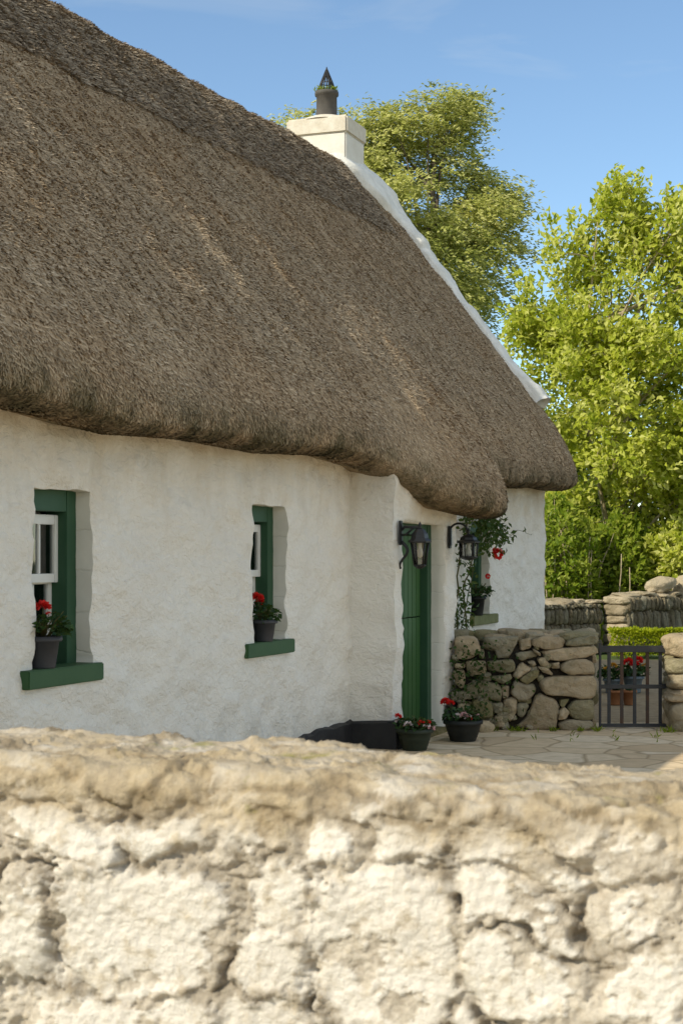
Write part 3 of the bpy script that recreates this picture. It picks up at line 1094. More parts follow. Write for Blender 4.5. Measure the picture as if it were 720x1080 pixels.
def lantern(label, a, zp, reach, n_sides, top_r, bot_r, h, roof_h, gooseneck, scroll):
    p = cw(a, PB - 0.01, 0)
    root = thing('wall_lantern', label, 'lantern', (p.x, p.y, zp), ROTZ, 'wall lanterns beside the cottage door')
    # local: x along the wall, -y out of the wall
    y = -reach
    # bracket plate
    bm = bmesh.new()
    add_box(bm, -0.032, 0.032, -0.018, 0.0, -0.11, 0.11)
    add_box(bm, -0.020, 0.020, -0.026, -0.018, -0.085, 0.085)
    bm_obj('wall_plate', bm, M['iron'], root, False, 0.008)
    specs = []
    if gooseneck:
        zt = 0.0
        pts = [(0, -0.01, -0.02), (0, -0.012, 0.04)]
        for k in range(10):
            t_ = math.pi * k / 9
            pts.append((0, -reach / 2 + (reach / 2 - 0.012) * math.cos(t_), 0.06 + 0.075 * math.sin(t_)))
        pts.append((0, y, 0.02))
        specs.append((np.array(pts), 0.011))
        roof_top = 0.03
    else:
        roof_top = 0.045
        pts = [(0, -0.01, 0.02), (0, -0.05, 0.055), (0, -reach * 0.6, 0.05), (0, y, 0.05)]
        specs.append((np.array(pts), 0.014))
    if scroll:
        pts = []
        for k in range(16):
            t_ = k / 15
            pts.append((0.0, -0.02 - 0.045 * math.sin(t_ * 5.2) - 0.03 * t_, -0.08 - 0.24 * t_))
        specs.append((np.array(pts), np.linspace(0.016, 0.010, 16)))
        pts = [(0.0, -0.012, -0.02), (0, -0.06, -0.015), (0, -0.10, 0.02), (0, -0.14, 0.05)]
        specs.append((np.array(pts), 0.010))
    tubes_obj('bracket', specs, M['iron'], root, 7)
    brim = roof_top - roof_h
    rot = math.pi / n_sides + 0.35
    # roof
    bm = bmesh.new()
    prof_ = [(0.012, roof_top), (top_r * 0.5, roof_top - roof_h * 0.12), (top_r * 0.88, roof_top - roof_h * 0.45), (top_r * 0.98, roof_top - roof_h * 0.78), (top_r * 1.3, brim), (top_r * 1.28, brim - 0.012), (top_r * 0.9, brim - 0.014)]
    rings = [[bm.verts.new((x, yy + y, z)) for x, yy, z in poly_ring(n_sides, r, z, rot)] for r, z in prof_]
    for r0, r1 in zip(rings[:-1], rings[1:]):
        for k in range(n_sides):
            bm.faces.new([r0[k], r0[(k + 1) % n_sides], r1[(k + 1) % n_sides], r1[k]])
    bm.faces.new(rings[0]); bm.faces.new(rings[-1])
    rf = bm_obj('lantern_roof', bm, M['iron'], root)
    V_, Q_ = lathe_np([(0.014, roof_top - 0.005), (0.010, roof_top + 0.012), (0.020, roof_top + 0.024), (0.010, roof_top + 0.038), (0.002, roof_top + 0.055)], 10)
    V_[:, 1] += y
    mesh_np('finial', V_, Q_, M['iron'], rf)
    # cage: corner posts, bottom rim
    specs = []
    tp = poly_ring(n_sides, top_r, brim - 0.01, rot); bp = poly_ring(n_sides, bot_r, brim - h, rot)
    for k in range(n_sides):
        specs.append((np.array([(tp[k][0], tp[k][1] + y, tp[k][2]), (bp[k][0], bp[k][1] + y, bp[k][2])]), 0.008))
        q = (k + 1) % n_sides
        specs.append((np.array([(bp[k][0], bp[k][1] + y, bp[k][2]), (bp[q][0], bp[q][1] + y, bp[q][2])]), 0.009))
        specs.append((np.array([(tp[k][0], tp[k][1] + y, tp[k][2]), (tp[q][0], tp[q][1] + y, tp[q][2])]), 0.007))
    tubes_obj('cage', specs, M['iron'], root, 5)
    bm = bmesh.new()
    b0 = [bm.verts.new((x, yy + y, z)) for x, yy, z in poly_ring(n_sides, bot_r * 1.08, brim - h - 0.006, rot)]
    b1 = [bm.verts.new((x, yy + y, z)) for x, yy, z in poly_ring(n_sides, bot_r * 1.08, brim - h + 0.006, rot)]
    b2 = [bm.verts.new((x, yy + y, z)) for x, yy, z in poly_ring(n_sides, bot_r * 0.4, brim - h - 0.03, rot)]
    for k in range(n_sides):
        q = (k + 1) % n_sides
        bm.faces.new([b0[k], b0[q], b1[q], b1[k]])
        bm.faces.new([b0[q], b0[k], b2[k], b2[q]])
    bm.faces.new(b1); bm.faces.new(b2)
    bm_obj('base_cap', bm, M['iron'], root)
    bm = bmesh.new()
    t0 = [bm.verts.new((x, yy + y, z)) for x, yy, z in poly_ring(n_sides, top_r * 0.94, brim - 0.014, rot)]
    t1 = [bm.verts.new((x, yy + y, z)) for x, yy, z in poly_ring(n_sides, bot_r * 0.94, brim - h + 0.008, rot)]
    for k in range(n_sides):
        q = (k + 1) % n_sides
        bm.faces.new([t0[k], t0[q], t1[q], t1[k]])
    bm_obj('glass', bm, M['lglass'], root)
    V_, Q_ = lathe_np([(0.016, brim - 0.015), (0.016, brim - 0.06), (0.024, brim - 0.08), (0.030, brim - 0.11), (0.024, brim - 0.135), (0.004, brim - 0.15)], 12)
    V_[:, 1] += y
    mesh_np('bulb', V_, Q_, M['bulb'], root)
    return root


lantern('black iron lantern with tapering glass on a scrolled bracket left of the green door', 13.68, 1.92, 0.19, 6, 0.080, 0.050, 0.215, 0.12, False, True)
lantern('smaller square black lantern on a gooseneck arm right of the green door', 15.20, 1.90, 0.20, 6, 0.088, 0.082, 0.15, 0.075, True, False)


# ------------------------------------------------------------------ potted plants
def potted(name, label, cat, loc, prof_, potmat, leaf_mat, nleaf, spread, height, blooms, group, leaf=(0.035, 0.06), lean=(0, 0, 0), tilt=None, ribs=False):
    root = thing(name, label, cat, loc, 0.0, group)
    if tilt:
        root.rotation_euler = tilt
    V_, Q_ = lathe_np(prof_, 30)
    mesh_np('pot', V_, Q_, potmat, root)
    rim = max(r for r, z in prof_); top = max(z for r, z in prof_)
    V_, Q_ = lathe_np([(rim * 0.9, top - 0.025), (rim * 0.5, top - 0.01), (0.001, top - 0.012)], 18)
    mesh_np('soil', V_, Q_, M['soil'], root)
    # stems
    specs, tips = [], []
    ln = np.array(lean)
    for k in range(14):
        t_ = rng.uniform(0, 2 * np.pi); r = rng.uniform(0.1, 1) ** 0.5 * spread
        tip = np.array([r * math.cos(t_), r * math.sin(t_), top + height * rng.uniform(0.35, 0.95)]) + ln * rng.uniform(0.3, 1)
        b0 = np.array([r * 0.25 * math.cos(t_), r * 0.25 * math.sin(t_), top - 0.015])
        mid = (b0 + tip) / 2 + np.array([0, 0, 0.02])
        specs.append((np.array([b0, mid, tip]), np.array([0.005, 0.004, 0.003])))
        tips.append(tip)
    for bl in blooms:
        c = np.array(bl[0]) + np.array([0, 0, top])
        specs.append((np.array([[c[0] * 0.2, c[1] * 0.2, top - 0.01], (c * [0.7, 0.7, 1]) - [0, 0, 0.05], c]), np.array([0.004, 0.0035, 0.003])))
    tubes_obj('stems', specs, M['stem'], root, 5)
    t_ = rng.uniform(0, 2 * np.pi, nleaf); r = rng.uniform(0, 1, nleaf) ** 0.6 * spread
    zz = rng.uniform(0, 1, nleaf) ** 0.8
    C = np.stack([r * np.cos(t_), r * np.sin(t_), top + height * 0.85 * zz * (1 - 0.5 * (r / spread) ** 2)], -1) + ln * zz[:, None]
    D = np.stack([np.cos(t_), np.sin(t_), rng.uniform(-0.6, 0.5, nleaf)], -1) + 0.5 * rand_unit(nleaf)
    Vl, Ql = leaf_np(C, D, np.array([0, 0, 1.0]) + 0.6 * rand_unit(nleaf), rng.uniform(*leaf, nleaf), rng.uniform(*leaf, nleaf))
    mesh_np('foliage', Vl, Ql, leaf_mat, root, False, {'tint': np.repeat(rng.uniform(0, 1, nleaf), 4)})
    for pos, rad, m, nn_ in blooms:
        c = np.array(pos) + np.array([0, 0, top])
        u = rand_unit(nn_); u[:, 2] = np.abs(u[:, 2]) * 0.8 - 0.1
        C = c + u * rad * 0.55
        Vl, Ql = leaf_np(C, u + 0.4 * rand_unit(nn_), rand_unit(nn_), rad * 0.85, rad * 0.75)
        mesh_np('blossom', Vl, Ql, M[m], root, False)
    return root


tap = [(0.001, 0.0), (0.078, 0.0), (0.082, 0.01), (0.105, 0.165), (0.122, 0.167), (0.126, 0.175), (0.124, 0.20), (0.108, 0.20), (0.10, 0.16)]
p = cw(8.375, 0.03, 1.04)
potted('flower_pot', 'grey pot with one red geranium on the wide green sill nearest the camera', 'flower pot', p, [(r * 0.92, z * 0.96) for r, z in tap], M['plastic'], M['geranium'], 150, 0.13, 0.16,
       [((0.0, 0.0, 0.17), 0.040, 'red', 60), ((0.04, -0.03, 0.13), 0.018, 'red', 14)], 'flower pots on the cottage sills', lean=(0.05, -0.04, 0))
p = cw(11.66, 0.02, 1.04)
potted('flower_pot', 'small dark pot with red geranium on the narrow green sill of the middle window', 'flower pot', p, [(r * 0.9, z * 0.85) for r, z in tap], M['plastic'], M['geranium'], 120, 0.115, 0.15,
       [((-0.05, -0.03, 0.17), 0.045, 'red', 70), ((-0.03, 0.03, 0.13), 0.035, 'red', 40)], 'flower pots on the cottage sills')
p = cw(17.72, 0.0, 1.04)
potted('flower_pot', 'black pot with a leafy flowerless plant on the weathered olive sill', 'flower pot', p, [(r * 0.85, z * 1.1) for r, z in tap], M['blackpot'], M['geranium'], 140, 0.13, 0.16, [], 'flower pots on the cottage sills', lean=(0.05, -0.05, 0))

bowl = [(0.001, 0.0), (0.115, 0.0), (0.122, 0.01), (0.128, 0.035), (0.134, 0.04), (0.134, 0.055), (0.14, 0.06), (0.148, 0.09), (0.154, 0.095), (0.154, 0.11), (0.158, 0.115), (0.166, 0.155), (0.182, 0.158), (0.186, 0.168), (0.184, 0.195), (0.168, 0.196), (0.16, 0.16)]
d = 14.25
q = P(437, 0, d)
potted('planter', 'round dark planter of red and white flowers at the door, nearer the foreground wall', 'planter', (q[0], d, 0), [(r * 0.90, z * 0.98) for r, z in bowl], M['basket'], M['geranium'], 170, 0.16, 0.12,
       [((-0.15, 0.0, 0.10), 0.030, 'red', 34), ((-0.14, 0.02, 0.055), 0.030, 'paleflower', 30), ((-0.06, -0.11, 0.035), 0.035, 'paleflower', 39), ((-0.085, -0.12, 0.03), 0.018, 'pink', 16),
        ((0.06, -0.10, 0.05), 0.030, 'red', 34), ((0.115, -0.08, 0.045), 0.030, 'red', 30), ((0.10, -0.12, 0.03), 0.027, 'paleflower', 27), ((0.145, -0.08, 0.0), 0.032, 'pink', 30), ((0.15, -0.03, 0.03), 0.022, 'red', 20)],
       'planters by the cottage door')
d = 14.95
q = P(488, 0, d)
potted('planter', 'round black planter of red and white flowers standing against the yard wall', 'planter', (q[0], d, 0), bowl, M['blackpot'], M['geranium'], 190, 0.17, 0.12,
       [((-0.16, 0.02, 0.16), 0.042, 'red', 60), ((-0.12, 0.0, 0.15), 0.036, 'red', 40), ((-0.06, -0.12, 0.04), 0.032, 'paleflower', 36), ((0.0, -0.13, 0.05), 0.035, 'pink', 36), ((0.03, -0.11, 0.035), 0.035, 'paleflower', 36),
        ((0.05, -0.13, 0.02), 0.022, 'red', 20), ((0.13, -0.06, 0.03), 0.030, 'pink', 30)],
       'planters by the cottage door')

# pots beyond the gate
d = 20.3
for px, sc, mt, lab, bl in ((667, 0.95, 'bluepot', 'blue-grey pot of bright red flowers seen through the iron gate',
                             [((-0.07, -0.05, 0.17), 0.06, 'red', 60), ((0.05, -0.06, 0.19), 0.06, 'red', 60), ((0.0, -0.10, 0.15), 0.05, 'red', 50), ((0.15, 0, 0.12), 0.04, 'yellow', 30)]),
                            (645, 0.8, 'bluepot', 'low grey pot of yellow flowers behind the hinge side of the gate', [((0.0, -0.08, 0.16), 0.045, 'yellow', 40), ((-0.07, -0.05, 0.12), 0.04, 'yellow', 30), ((0.06, -0.05, 0.10), 0.035, 'pink', 26)])):
    q = P(px, 0, d)
    potted('garden_pot', lab, 'flower pot', (q[0], d, 0), [(r * 1.2 * sc, z * 1.1 * sc) for r, z in tap], M[mt], M['geranium'], 170, 0.20 * sc, 0.20, bl, 'garden pots beyond the gate', leaf=(0.05, 0.08))
d = 18.6
for px, lab in ((648, 'small plain terracotta pot behind the gate, nearer its hinges'), (663, 'small plain terracotta pot behind the middle bars of the gate')):
    q = P(px, 0, d)
    potted('garden_pot', lab, 'flower pot', (q[0], d, 0), [(r * 0.72, z * 0.85) for r, z in tap], M['terra'], M['geranium'], 30, 0.06, 0.05, [], 'garden pots beyond the gate')

# ------------------------------------------------------------------ climbing rose on the wall beyond the porch
p = cw(15.55, -0.10, 0)
rose = thing('climbing_rose', 'climbing rose with sparse leaves and a few red blooms on the wall beyond the porch', 'climbing rose', p, ROTZ)
specs, LC, LD = [], [], []


def vine(pts, r0, r1, dens, jit, lsz=None):
    pts = np.array(pts, float)
    t_ = np.linspace(0, 1, len(pts)); tt_ = np.linspace(0, 1, 28)
    pp = np.stack([np.interp(tt_, t_, pts[:, k]) for k in range(3)], -1)
    pp = pp + 0.02 * np.stack([fbm(pp * 6, 2, 91), fbm(pp * 6 + 5, 2, 92), fbm(pp * 6 + 9, 2, 93)], -1)
    specs.append((pp, np.linspace(r0, r1, 28)))
    i = rng.integers(3, 28, dens)
    LC.append(pp[i] + rng.normal(0, jit, (dens, 3)) * np.array([1, 0.6, 1]))
    LD.append(rand_unit(dens) + np.array([0, -0.4, -0.3]))


# local: x along wall from the porch corner, y into the house (porch front is at y ~ -0.32, wall at +0.1)
vine([(1.00, 0.02, 0), (1.05, -0.02, 0.6), (1.02, 0.0, 1.1), (1.10, -0.02, 1.7), (1.3, -0.05, 2.15)], 0.014, 0.007, 110, 0.07)
vine([(1.25, 0.03, 0.1), (1.45, 0.0, 0.9), (1.35, 0.02, 1.35), (1.6, -0.05, 1.8), (1.9, -0.08, 2.18)], 0.012, 0.006, 100, 0.08)
vine([(0.9, 0.0, 0.5), (1.2, -0.02, 1.0), (1.6, 0.0, 1.4), (1.5, -0.03, 1.75), (1.75, -0.05, 2.1)], 0.008, 0.004, 70, 0.08)
vine([(1.1, 0, 2.0), (1.5, -0.08, 2.12), (2.0, -0.12, 2.16), (2.5, -0.10, 2.05)], 0.008, 0.004, 80, 0.06)
for k in range(4):
    vine([(1.5 + 0.22 * k, -0.08, 2.2), (1.6 + 0.22 * k, -0.13, 2.02), (1.68 + 0.22 * k, -0.14, 1.80 + 0.05 * k)], 0.006, 0.003, 75, 0.075)
vine([(2.4, -0.08, 2.0), (3.0, -0.05, 1.93), (3.6, -0.03, 2.03), (4.2, -0.02, 2.0)], 0.004, 0.002, 14, 0.03)
tubes_obj('stem', specs, M['stem'], rose, 5)
LC = np.vstack(LC); LD = np.vstack(LD)
n = len(LC)
Vl, Ql = leaf_np(LC, LD, rand_unit(n) + np.array([0, -0.6, 0.5]), rng.uniform(0.05, 0.095, n), rng.uniform(0.03, 0.05, n))
mesh_np('foliage', Vl, Ql, M['rose'], rose, False, {'tint': np.repeat(rng.uniform(0, 1, n), 4)})
for c, rad in (((2.16, -0.15, 1.74), 0.055), ((2.10, -0.14, 1.78), 0.032), ((1.95, -0.09, 1.49), 0.026)):
    u = rand_unit(50)
    Vl, Ql = leaf_np(np.array(c) + u * rad * 0.5, u + 0.5 * rand_unit(50), rand_unit(50), rad * 0.9, rad * 0.8)
    mesh_np('blossom', Vl, Ql, M['red'], rose, False)


# ------------------------------------------------------------------ stone walls
def _cube_sphere(n):
    pts, quads = [], []
    lin = np.linspace(-1, 1, n)
    off = 0
    for ax in range(3):
        for sg in (-1, 1):
            g = np.zeros((n, n, 3))
            o = [k for k in range(3) if k != ax]
            g[..., ax] = sg
            g[..., o[0]] = lin[:, None]
            g[..., o[1]] = lin[None, :]
            idx = np.arange(n * n).reshape(n, n) + off
            q = np.stack([idx[:-1, :-1], idx[1:, :-1], idx[1:, 1:], idx[:-1, 1:]], -1).reshape(-1, 4)
            if (sg > 0) != (ax == 1):
                pass
            else:
                q = q[:, ::-1]
            pts.append(g.reshape(-1, 3)); quads.append(q)
            off += n * n
    return np.vstack(pts), np.vstack(quads)


CSV, CSQ = _cube_sphere(11)


def stone_np(c, size, rot=(0, 0, 0), seed=0, pw=3.2, amp=0.16):
    d = CSV / (np.sum(np.abs(CSV) ** pw, 1) ** (1 / pw))[:, None]
    d = d * (1 + amp * fbm(d * 0.9 + seed * 3.7, 3, 7)[:, None] + 0.30 * amp * fbm(d * 3.1 + seed * 5.1, 2, 8)[:, None])
    v = d * np.array(size) * 0.5
    m = np.array(Matrix.Rotation(rot[2], 3, 'Z') @ Matrix.Rotation(rot[1], 3, 'Y') @ Matrix.Rotation(rot[0], 3, 'X'))
    return v @ m.T + np.array(c)


def stones_obj(name, stones, core, mats, parent, pw=3.2, amp=0.16):
    Vs, Qs, T, off = [], [], [], 0
    for k, (c, size, rot, tint) in enumerate(stones):
        v = stone_np(c, size, rot, k + len(stones), pw, amp)
        Vs.append(v); Qs.append(CSQ + off); off += len(v)
        T.append(np.full(len(v), tint))
    mi = [np.zeros(sum(len(q) for q in Qs), int)]
    for bx in core:
        x0, x1, y0, y1, z0, z1 = bx
        v = np.array([(x, y, z) for z in (z0, z1) for y in (y0, y1) for x in (x0, x1)], float)
        f = np.array(((0, 2, 3, 1), (4, 5, 7, 6), (0, 1, 5, 4), (2, 6, 7, 3), (0, 4, 6, 2), (1, 3, 7, 5)))
        Vs.append(v); Qs.append(f + off); off += 8
        T.append(np.zeros(8)); mi.append(np.ones(6, int))
    return mesh_np(name, np.vstack(Vs), np.vstack(Qs), mats, parent, True, {'tint': np.concatenate(T)}, np.concatenate(mi))


def courses(x0, x1, z0, z1, y, depth, sx, sz, both=False, seed=1):
    r = random.Random(seed)
    out = []
    z = z0
    while z < z1 - 0.03:
        h = min(r.uniform(*sz), z1 - z)
        x = x0
        while x < x1 - 0.02:
            wdt = min(r.uniform(*sx), x1 - x)
            if x1 - x - wdt < sx[0] * 0.5: wdt = x1 - x
            for yy in ((y, y + depth) if both else (y,)):
                out.append(((x + wdt / 2, yy + r.uniform(-0.02, 0.02), z + h / 2 + r.uniform(-.01, .01)), (wdt * 1.06, depth * 0.8, h * 1.08), (r.uniform(-.08, .08), r.uniform(-.10, .10), r.uniform(-.08, .08)), r.random()))
            x += wdt
        z += h
    return out


# yard wall between the porch and the gate
YD = 15.85
X0, X1 = P(479, 0, YD)[0], P(632, 0, YD)[0]
yw = thing('yard_wall', 'low wall of rounded mossy field stones between porch and iron gate', 'stone wall', (X0, YD, 0), R(-1.0))
L = X1 - X0
sc = YD / F
def _pl(ox, oy, txt):
    out = []
    for poly in txt.strip().split(';'):
        v = [float(k) for k in poly.split(',')]
        out.append([(ox + v[i] / 7.2, oy + v[i + 1] / 7.2) for i in range(0, len(v), 2)])
    return out


outl = _pl(530, 680, '440,150,500,118,620,108,690,140,695,225,520,228,440,195;285,265,400,240,690,232,712,300,690,405,600,412,470,385,350,385,290,340;370,140,430,135,435,180,370,180;'
           '260,110,310,100,355,140,345,170,290,165;260,165,320,170,380,220,375,238,310,215;75,240,140,130,215,180,200,210,110,255;120,260,230,190,270,195,265,240,180,300;'
           '65,330,90,270,150,295,240,300,255,350,200,425,130,420,65,380;10,420,90,395,115,440,100,540,50,590,5,550;185,560,260,365,420,430,410,640,280,660,90,630;'
           '420,540,430,500,460,470,505,510,490,560,420,575;495,470,540,420,690,420,690,560,640,580,540,565,500,530;415,600,490,570,680,580,690,640,560,670,440,645;'
           '90,70,220,40,270,85,140,125;219,30,285,60,280,85,240,65;185,130,235,120,250,160,220,172;430,420,510,412,460,470,432,462;110,450,180,440,200,470,150,560,110,540')
outl += _pl(472, 660, '275,90,540,80,520,140,470,250,380,250,360,190,290,150;60,90,220,90,260,200,180,250,60,262;135,270,290,265,290,362,160,378;300,270,500,255,510,330,440,365,300,330;'
            '45,330,130,340,140,420,100,490,55,430;150,450,230,410,400,450,410,580,340,570,270,540,130,570,120,500;410,460,465,460,460,545,420,555;325,390,475,365,490,390,420,442,330,408;'
            '185,570,330,580,345,700,250,710,190,640;350,690,420,685,440,770,350,770;335,590,420,580,415,668,350,662;250,378,320,375,300,402;60,285,125,285,125,322,55,320;'
            '80,590,170,600,180,720,60,720;30,500,110,500,110,580,30,580;50,720,230,720,230,800,50,800;240,715,340,715,340,800,240,800')
outl += _pl(540, 655, '150,140,240,110,370,120,412,160,370,215,250,212,150,190;410,150,640,100,655,165,480,195,402,190;215,230,400,205,630,182,652,250,420,302,280,302;50,150,140,122,146,200,60,232')


def poly_stone(poly, k):
    """a field stone from its outline: rounded rim, uneven flattish face, real depth behind"""
    q = np.array([((x - CX) * sc - X0, EYE + (HY - y) * sc) for x, y in poly])
    for _ in range(2):
        n_ = np.roll(q, -1, 0)
        q = np.stack([q * 0.87 + n_ * 0.13, q * 0.13 + n_ * 0.87], 1).reshape(-1, 2)
    # resample evenly
    cl = np.vstack([q, q[:1]]); sg = np.concatenate([[0], np.cumsum(np.hypot(*np.diff(cl, axis=0).T))])
    tt_ = np.linspace(0, sg[-1], 29)[:-1]
    q = np.stack([np.interp(tt_, sg, cl[:, 0]), np.interp(tt_, sg, cl[:, 1])], -1)
    c = q.mean(0); size = np.ptp(q, 0).min()
    pr = random.Random(k * 13 + 1)
    y0 = pr.uniform(-0.03, 0.035); tx, tz = pr.uniform(-.18, .18), pr.uniform(-.22, .12)
    rim = min(0.05, size * 0.3)
    Vs = []
    for f, y in ((1.02, 0.24), (1.03, 0.12), (1.03, rim), (1.0, rim * 0.45), (0.93, rim * 0.12), (0.80, 0.0), (0.60, -0.006), (0.40, -0.010), (0.2, -0.012), (0.02, -0.012)):
        p = c + (q - c) * f
        yy = y + y0 + tx * (p[:, 0] - c[0]) * (y < 0.1) + tz * (p[:, 1] - c[1]) * (y < 0.1)
        Vs.append(np.stack([p[:, 0], yy, p[:, 1]], -1))
    V = np.vstack(Vs)
    nz_ = fbm(V * 7 + k * 3.1, 4, 301, 0.6)
    V[:, 1] += 0.022 * nz_ + 0.010 * sstep(0.05, 0.12, fbm(V * 6 + k * 1.7, 3, 309))
    V[:, 0] += 0.008 * fbm(V * 14 + k, 3, 303); V[:, 2] += 0.008 * fbm(V * 14 + 50 + k, 3, 305)
    i = np.arange(9)[:, None] * 28; j = np.arange(28)[None, :]; kk = (j + 1) % 28
    Q = np.stack([i + j, i + kk, i + 28 + kk, i + 28 + j], -1).reshape(-1, 4)
    return V, Q


sts = []
rr = random.Random(5)
PSV, PSQ, PST, off = [], [], [], 0
for k, poly in enumerate(outl):
    v, q = poly_stone(poly, k)
    PSV.append(v); PSQ.append(q + off); off += len(v)
    PST.append(np.full(len(v), rr.random()))
sts += courses(0, L, 0.0, 0.97, 0.42, 0.24, (0.2, 0.5), (0.14, 0.26), seed=9)
# rubble along the top between the two faces and small packing stones
for k in range(16):
    sts.append(((rr.uniform(0.05, L - 0.1), rr.uniform(0.14, 0.40), 0.91 + rr.uniform(-0.02, 0.03)), (rr.uniform(0.16, 0.34), rr.uniform(0.14, 0.22), rr.uniform(0.07, 0.11)), (rr.uniform(-.1, .1), rr.uniform(-.1, .1), rr.uniform(-.5, .5)), rr.random()))
for k in range(70):
    sts.append(((rr.uniform(0.0, L - 0.06), 0.07 + rr.uniform(0, 0.03), rr.uniform(0.03, 0.9)), (rr.uniform(0.05, 0.13), 0.12, rr.uniform(0.04, 0.09)), (rr.uniform(-.3, .3), rr.uniform(-.6, .6), 0), rr.random() * 0.5))
mesh_np('stonework', np.vstack(PSV), np.vstack(PSQ), M['stone'], yw, True, {'tint': np.concatenate(PST)})
stones_obj('backing', sts, [(0.03, L - 0.06, 0.10, 0.44, 0.0, 0.84)], [M['stone'], M['mortar']], yw, 3.4, 0.17)
n = 330
cx_ = np.where(rng.uniform(size=n) < 0.6, rng.normal(0.18, 0.12, n), rng.normal(0.25, 0.2, n))
C = np.stack([np.clip(cx_, -0.03, 0.8), rng.uniform(-0.12, -0.03, n), rng.choice([0.78, 0.62, 0.35, 0.18, 0.5], n) + rng.normal(0, 0.06, n)], -1)
Vl, Ql = leaf_np(C, rand_unit(n) + np.array([0, -0.5, -0.2]), rand_unit(n) + np.array([0, -0.7, 0.5]), rng.uniform(0.03, 0.06, n), rng.uniform(0.02, 0.035, n))
cr = mesh_np('creeper', Vl, Ql, M['rose'], None, False, {'tint': np.repeat(rng.uniform(0, 0.8, n), 4)}, loc=(X0, YD, 0))
tag(cr, 'small-leaved creeper trailing over the porch end of the yard wall', 'creeper')

# gate pier wall, running on to the right beyond the picture
GX = P(706, 0, YD)[0]
gp = thing('gate_pier_wall', 'rounded stone wall end at the latch side of the iron gate', 'stone wall', (GX, YD - 0.08, 0), R(-2))
sts = []
for z0, z1, wdt in ((0.0, 0.28, 0.52), (0.28, 0.40, 0.46), (0.40, 0.58, 0.5), (0.58, 0.72, 0.42), (0.72, 0.92, 0.52)):
    sts.append(((wdt / 2 - 0.02 + rr.uniform(-0.02, .02), 0.10, (z0 + z1) / 2), (wdt * 1.05, 0.36, (z1 - z0) * 1.1), (0, rr.uniform(-.08, .08), 0), rr.random()))
    sts.append(((wdt / 2 - 0.02, 0.38, (z0 + z1) / 2), (wdt * 1.05, 0.30, (z1 - z0) * 1.1), (0, rr.uniform(-.08, .08), 0), rr.random()))
sts += courses(0.48, 5.0, 0.0, 0.92, 0.08, 0.3, (0.2, 0.55), (0.14, 0.28), True, 21)
stones_obj('stonework', sts, [(0.06, 4.95, 0.08, 0.42, 0.0, 0.84)], [M['stone'], M['mortar']], gp, 4.5, 0.13)

# loose stones at the foot of the yard wall
for k, (px, py, s, lab) in enumerate(((510, 772, 0.15, 'pale rounded stone lying between the black planter and the wall'), (524, 769, 0.13, 'grey wedge stone leaning on the foot of the yard wall'))):
    d = EYE * F / (py - HY)
    q = P(px, py, d)
    v = stone_np((0, 0, s * 0.32), (s * 1.2, s * 0.9, s * 0.8), (0.1, 0.3 * k, 0.4), k + 40, 2.6, 0.2)
    o = mesh_np('loose_stone', v, CSQ, M['stone'], None, True, {'tint': np.full(len(v), 0.9 - 0.3 * k)}, loc=(q[0], d, 0))
    tag(o, lab, 'stone')

# ------------------------------------------------------------------ iron gate
GD = 16.05
g0, g1 = P(633, 0, GD)[0], P(707, 0, GD)[0]
gate = thing('iron_gate', 'low slate-coloured iron gate with vertical rusty bars between the stone walls', 'gate', (g0, GD, 0), 0)
gw = g1 - g0
zt, zm_, zb = EYE + (HY - 681) / F * GD, EYE + (HY - 722) / F * GD, EYE + (HY - 763) / F * GD
for nm, z0, z1 in (('rail', zt - 0.065, zt), ('rail', zm_ - 0.04, zm_), ('rail', zb - 0.035, zb)):
    bm = bmesh.new(); add_box(bm, 0.0, gw, -0.012, 0.012, z0, z1)
    bm_obj(nm, bm, M['gate'], gate, False, 0.003)
for x0 in (-0.018, ):
    bm = bmesh.new(); add_box(bm, x0, x0 + 0.022, -0.016, 0.016, 0.0, zt + 0.03)
    bm_obj('stile', bm, M['gate'], gate, False, 0.003)
bm = bmesh.new(); add_box(bm, gw, gw + 0.022, -0.016, 0.016, zb - 0.05, zt + 0.01)
bm_obj('stile', bm, M['gate'], gate, False, 0.003)
for k, px in enumerate((642, 655.5, 669, 682.5, 696)):
    x = P(px, 0, GD)[0] - g0
    bm = bmesh.new(); add_box(bm, x - 0.017, x + 0.017, 0.0125, 0.0245, zb - 0.03, zt - 0.005)
    bm_obj('bar', bm, M['rust'] if k % 2 else M['gate'], gate, False, 0.003)
bm = bmesh.new()
add_box(bm, gw - 0.1, gw + 0.05, -0.03, -0.014, zm_ - 0.01, zm_ + 0.012)
bm_obj('latch', bm, M['iron'], gate, False, 0.002)

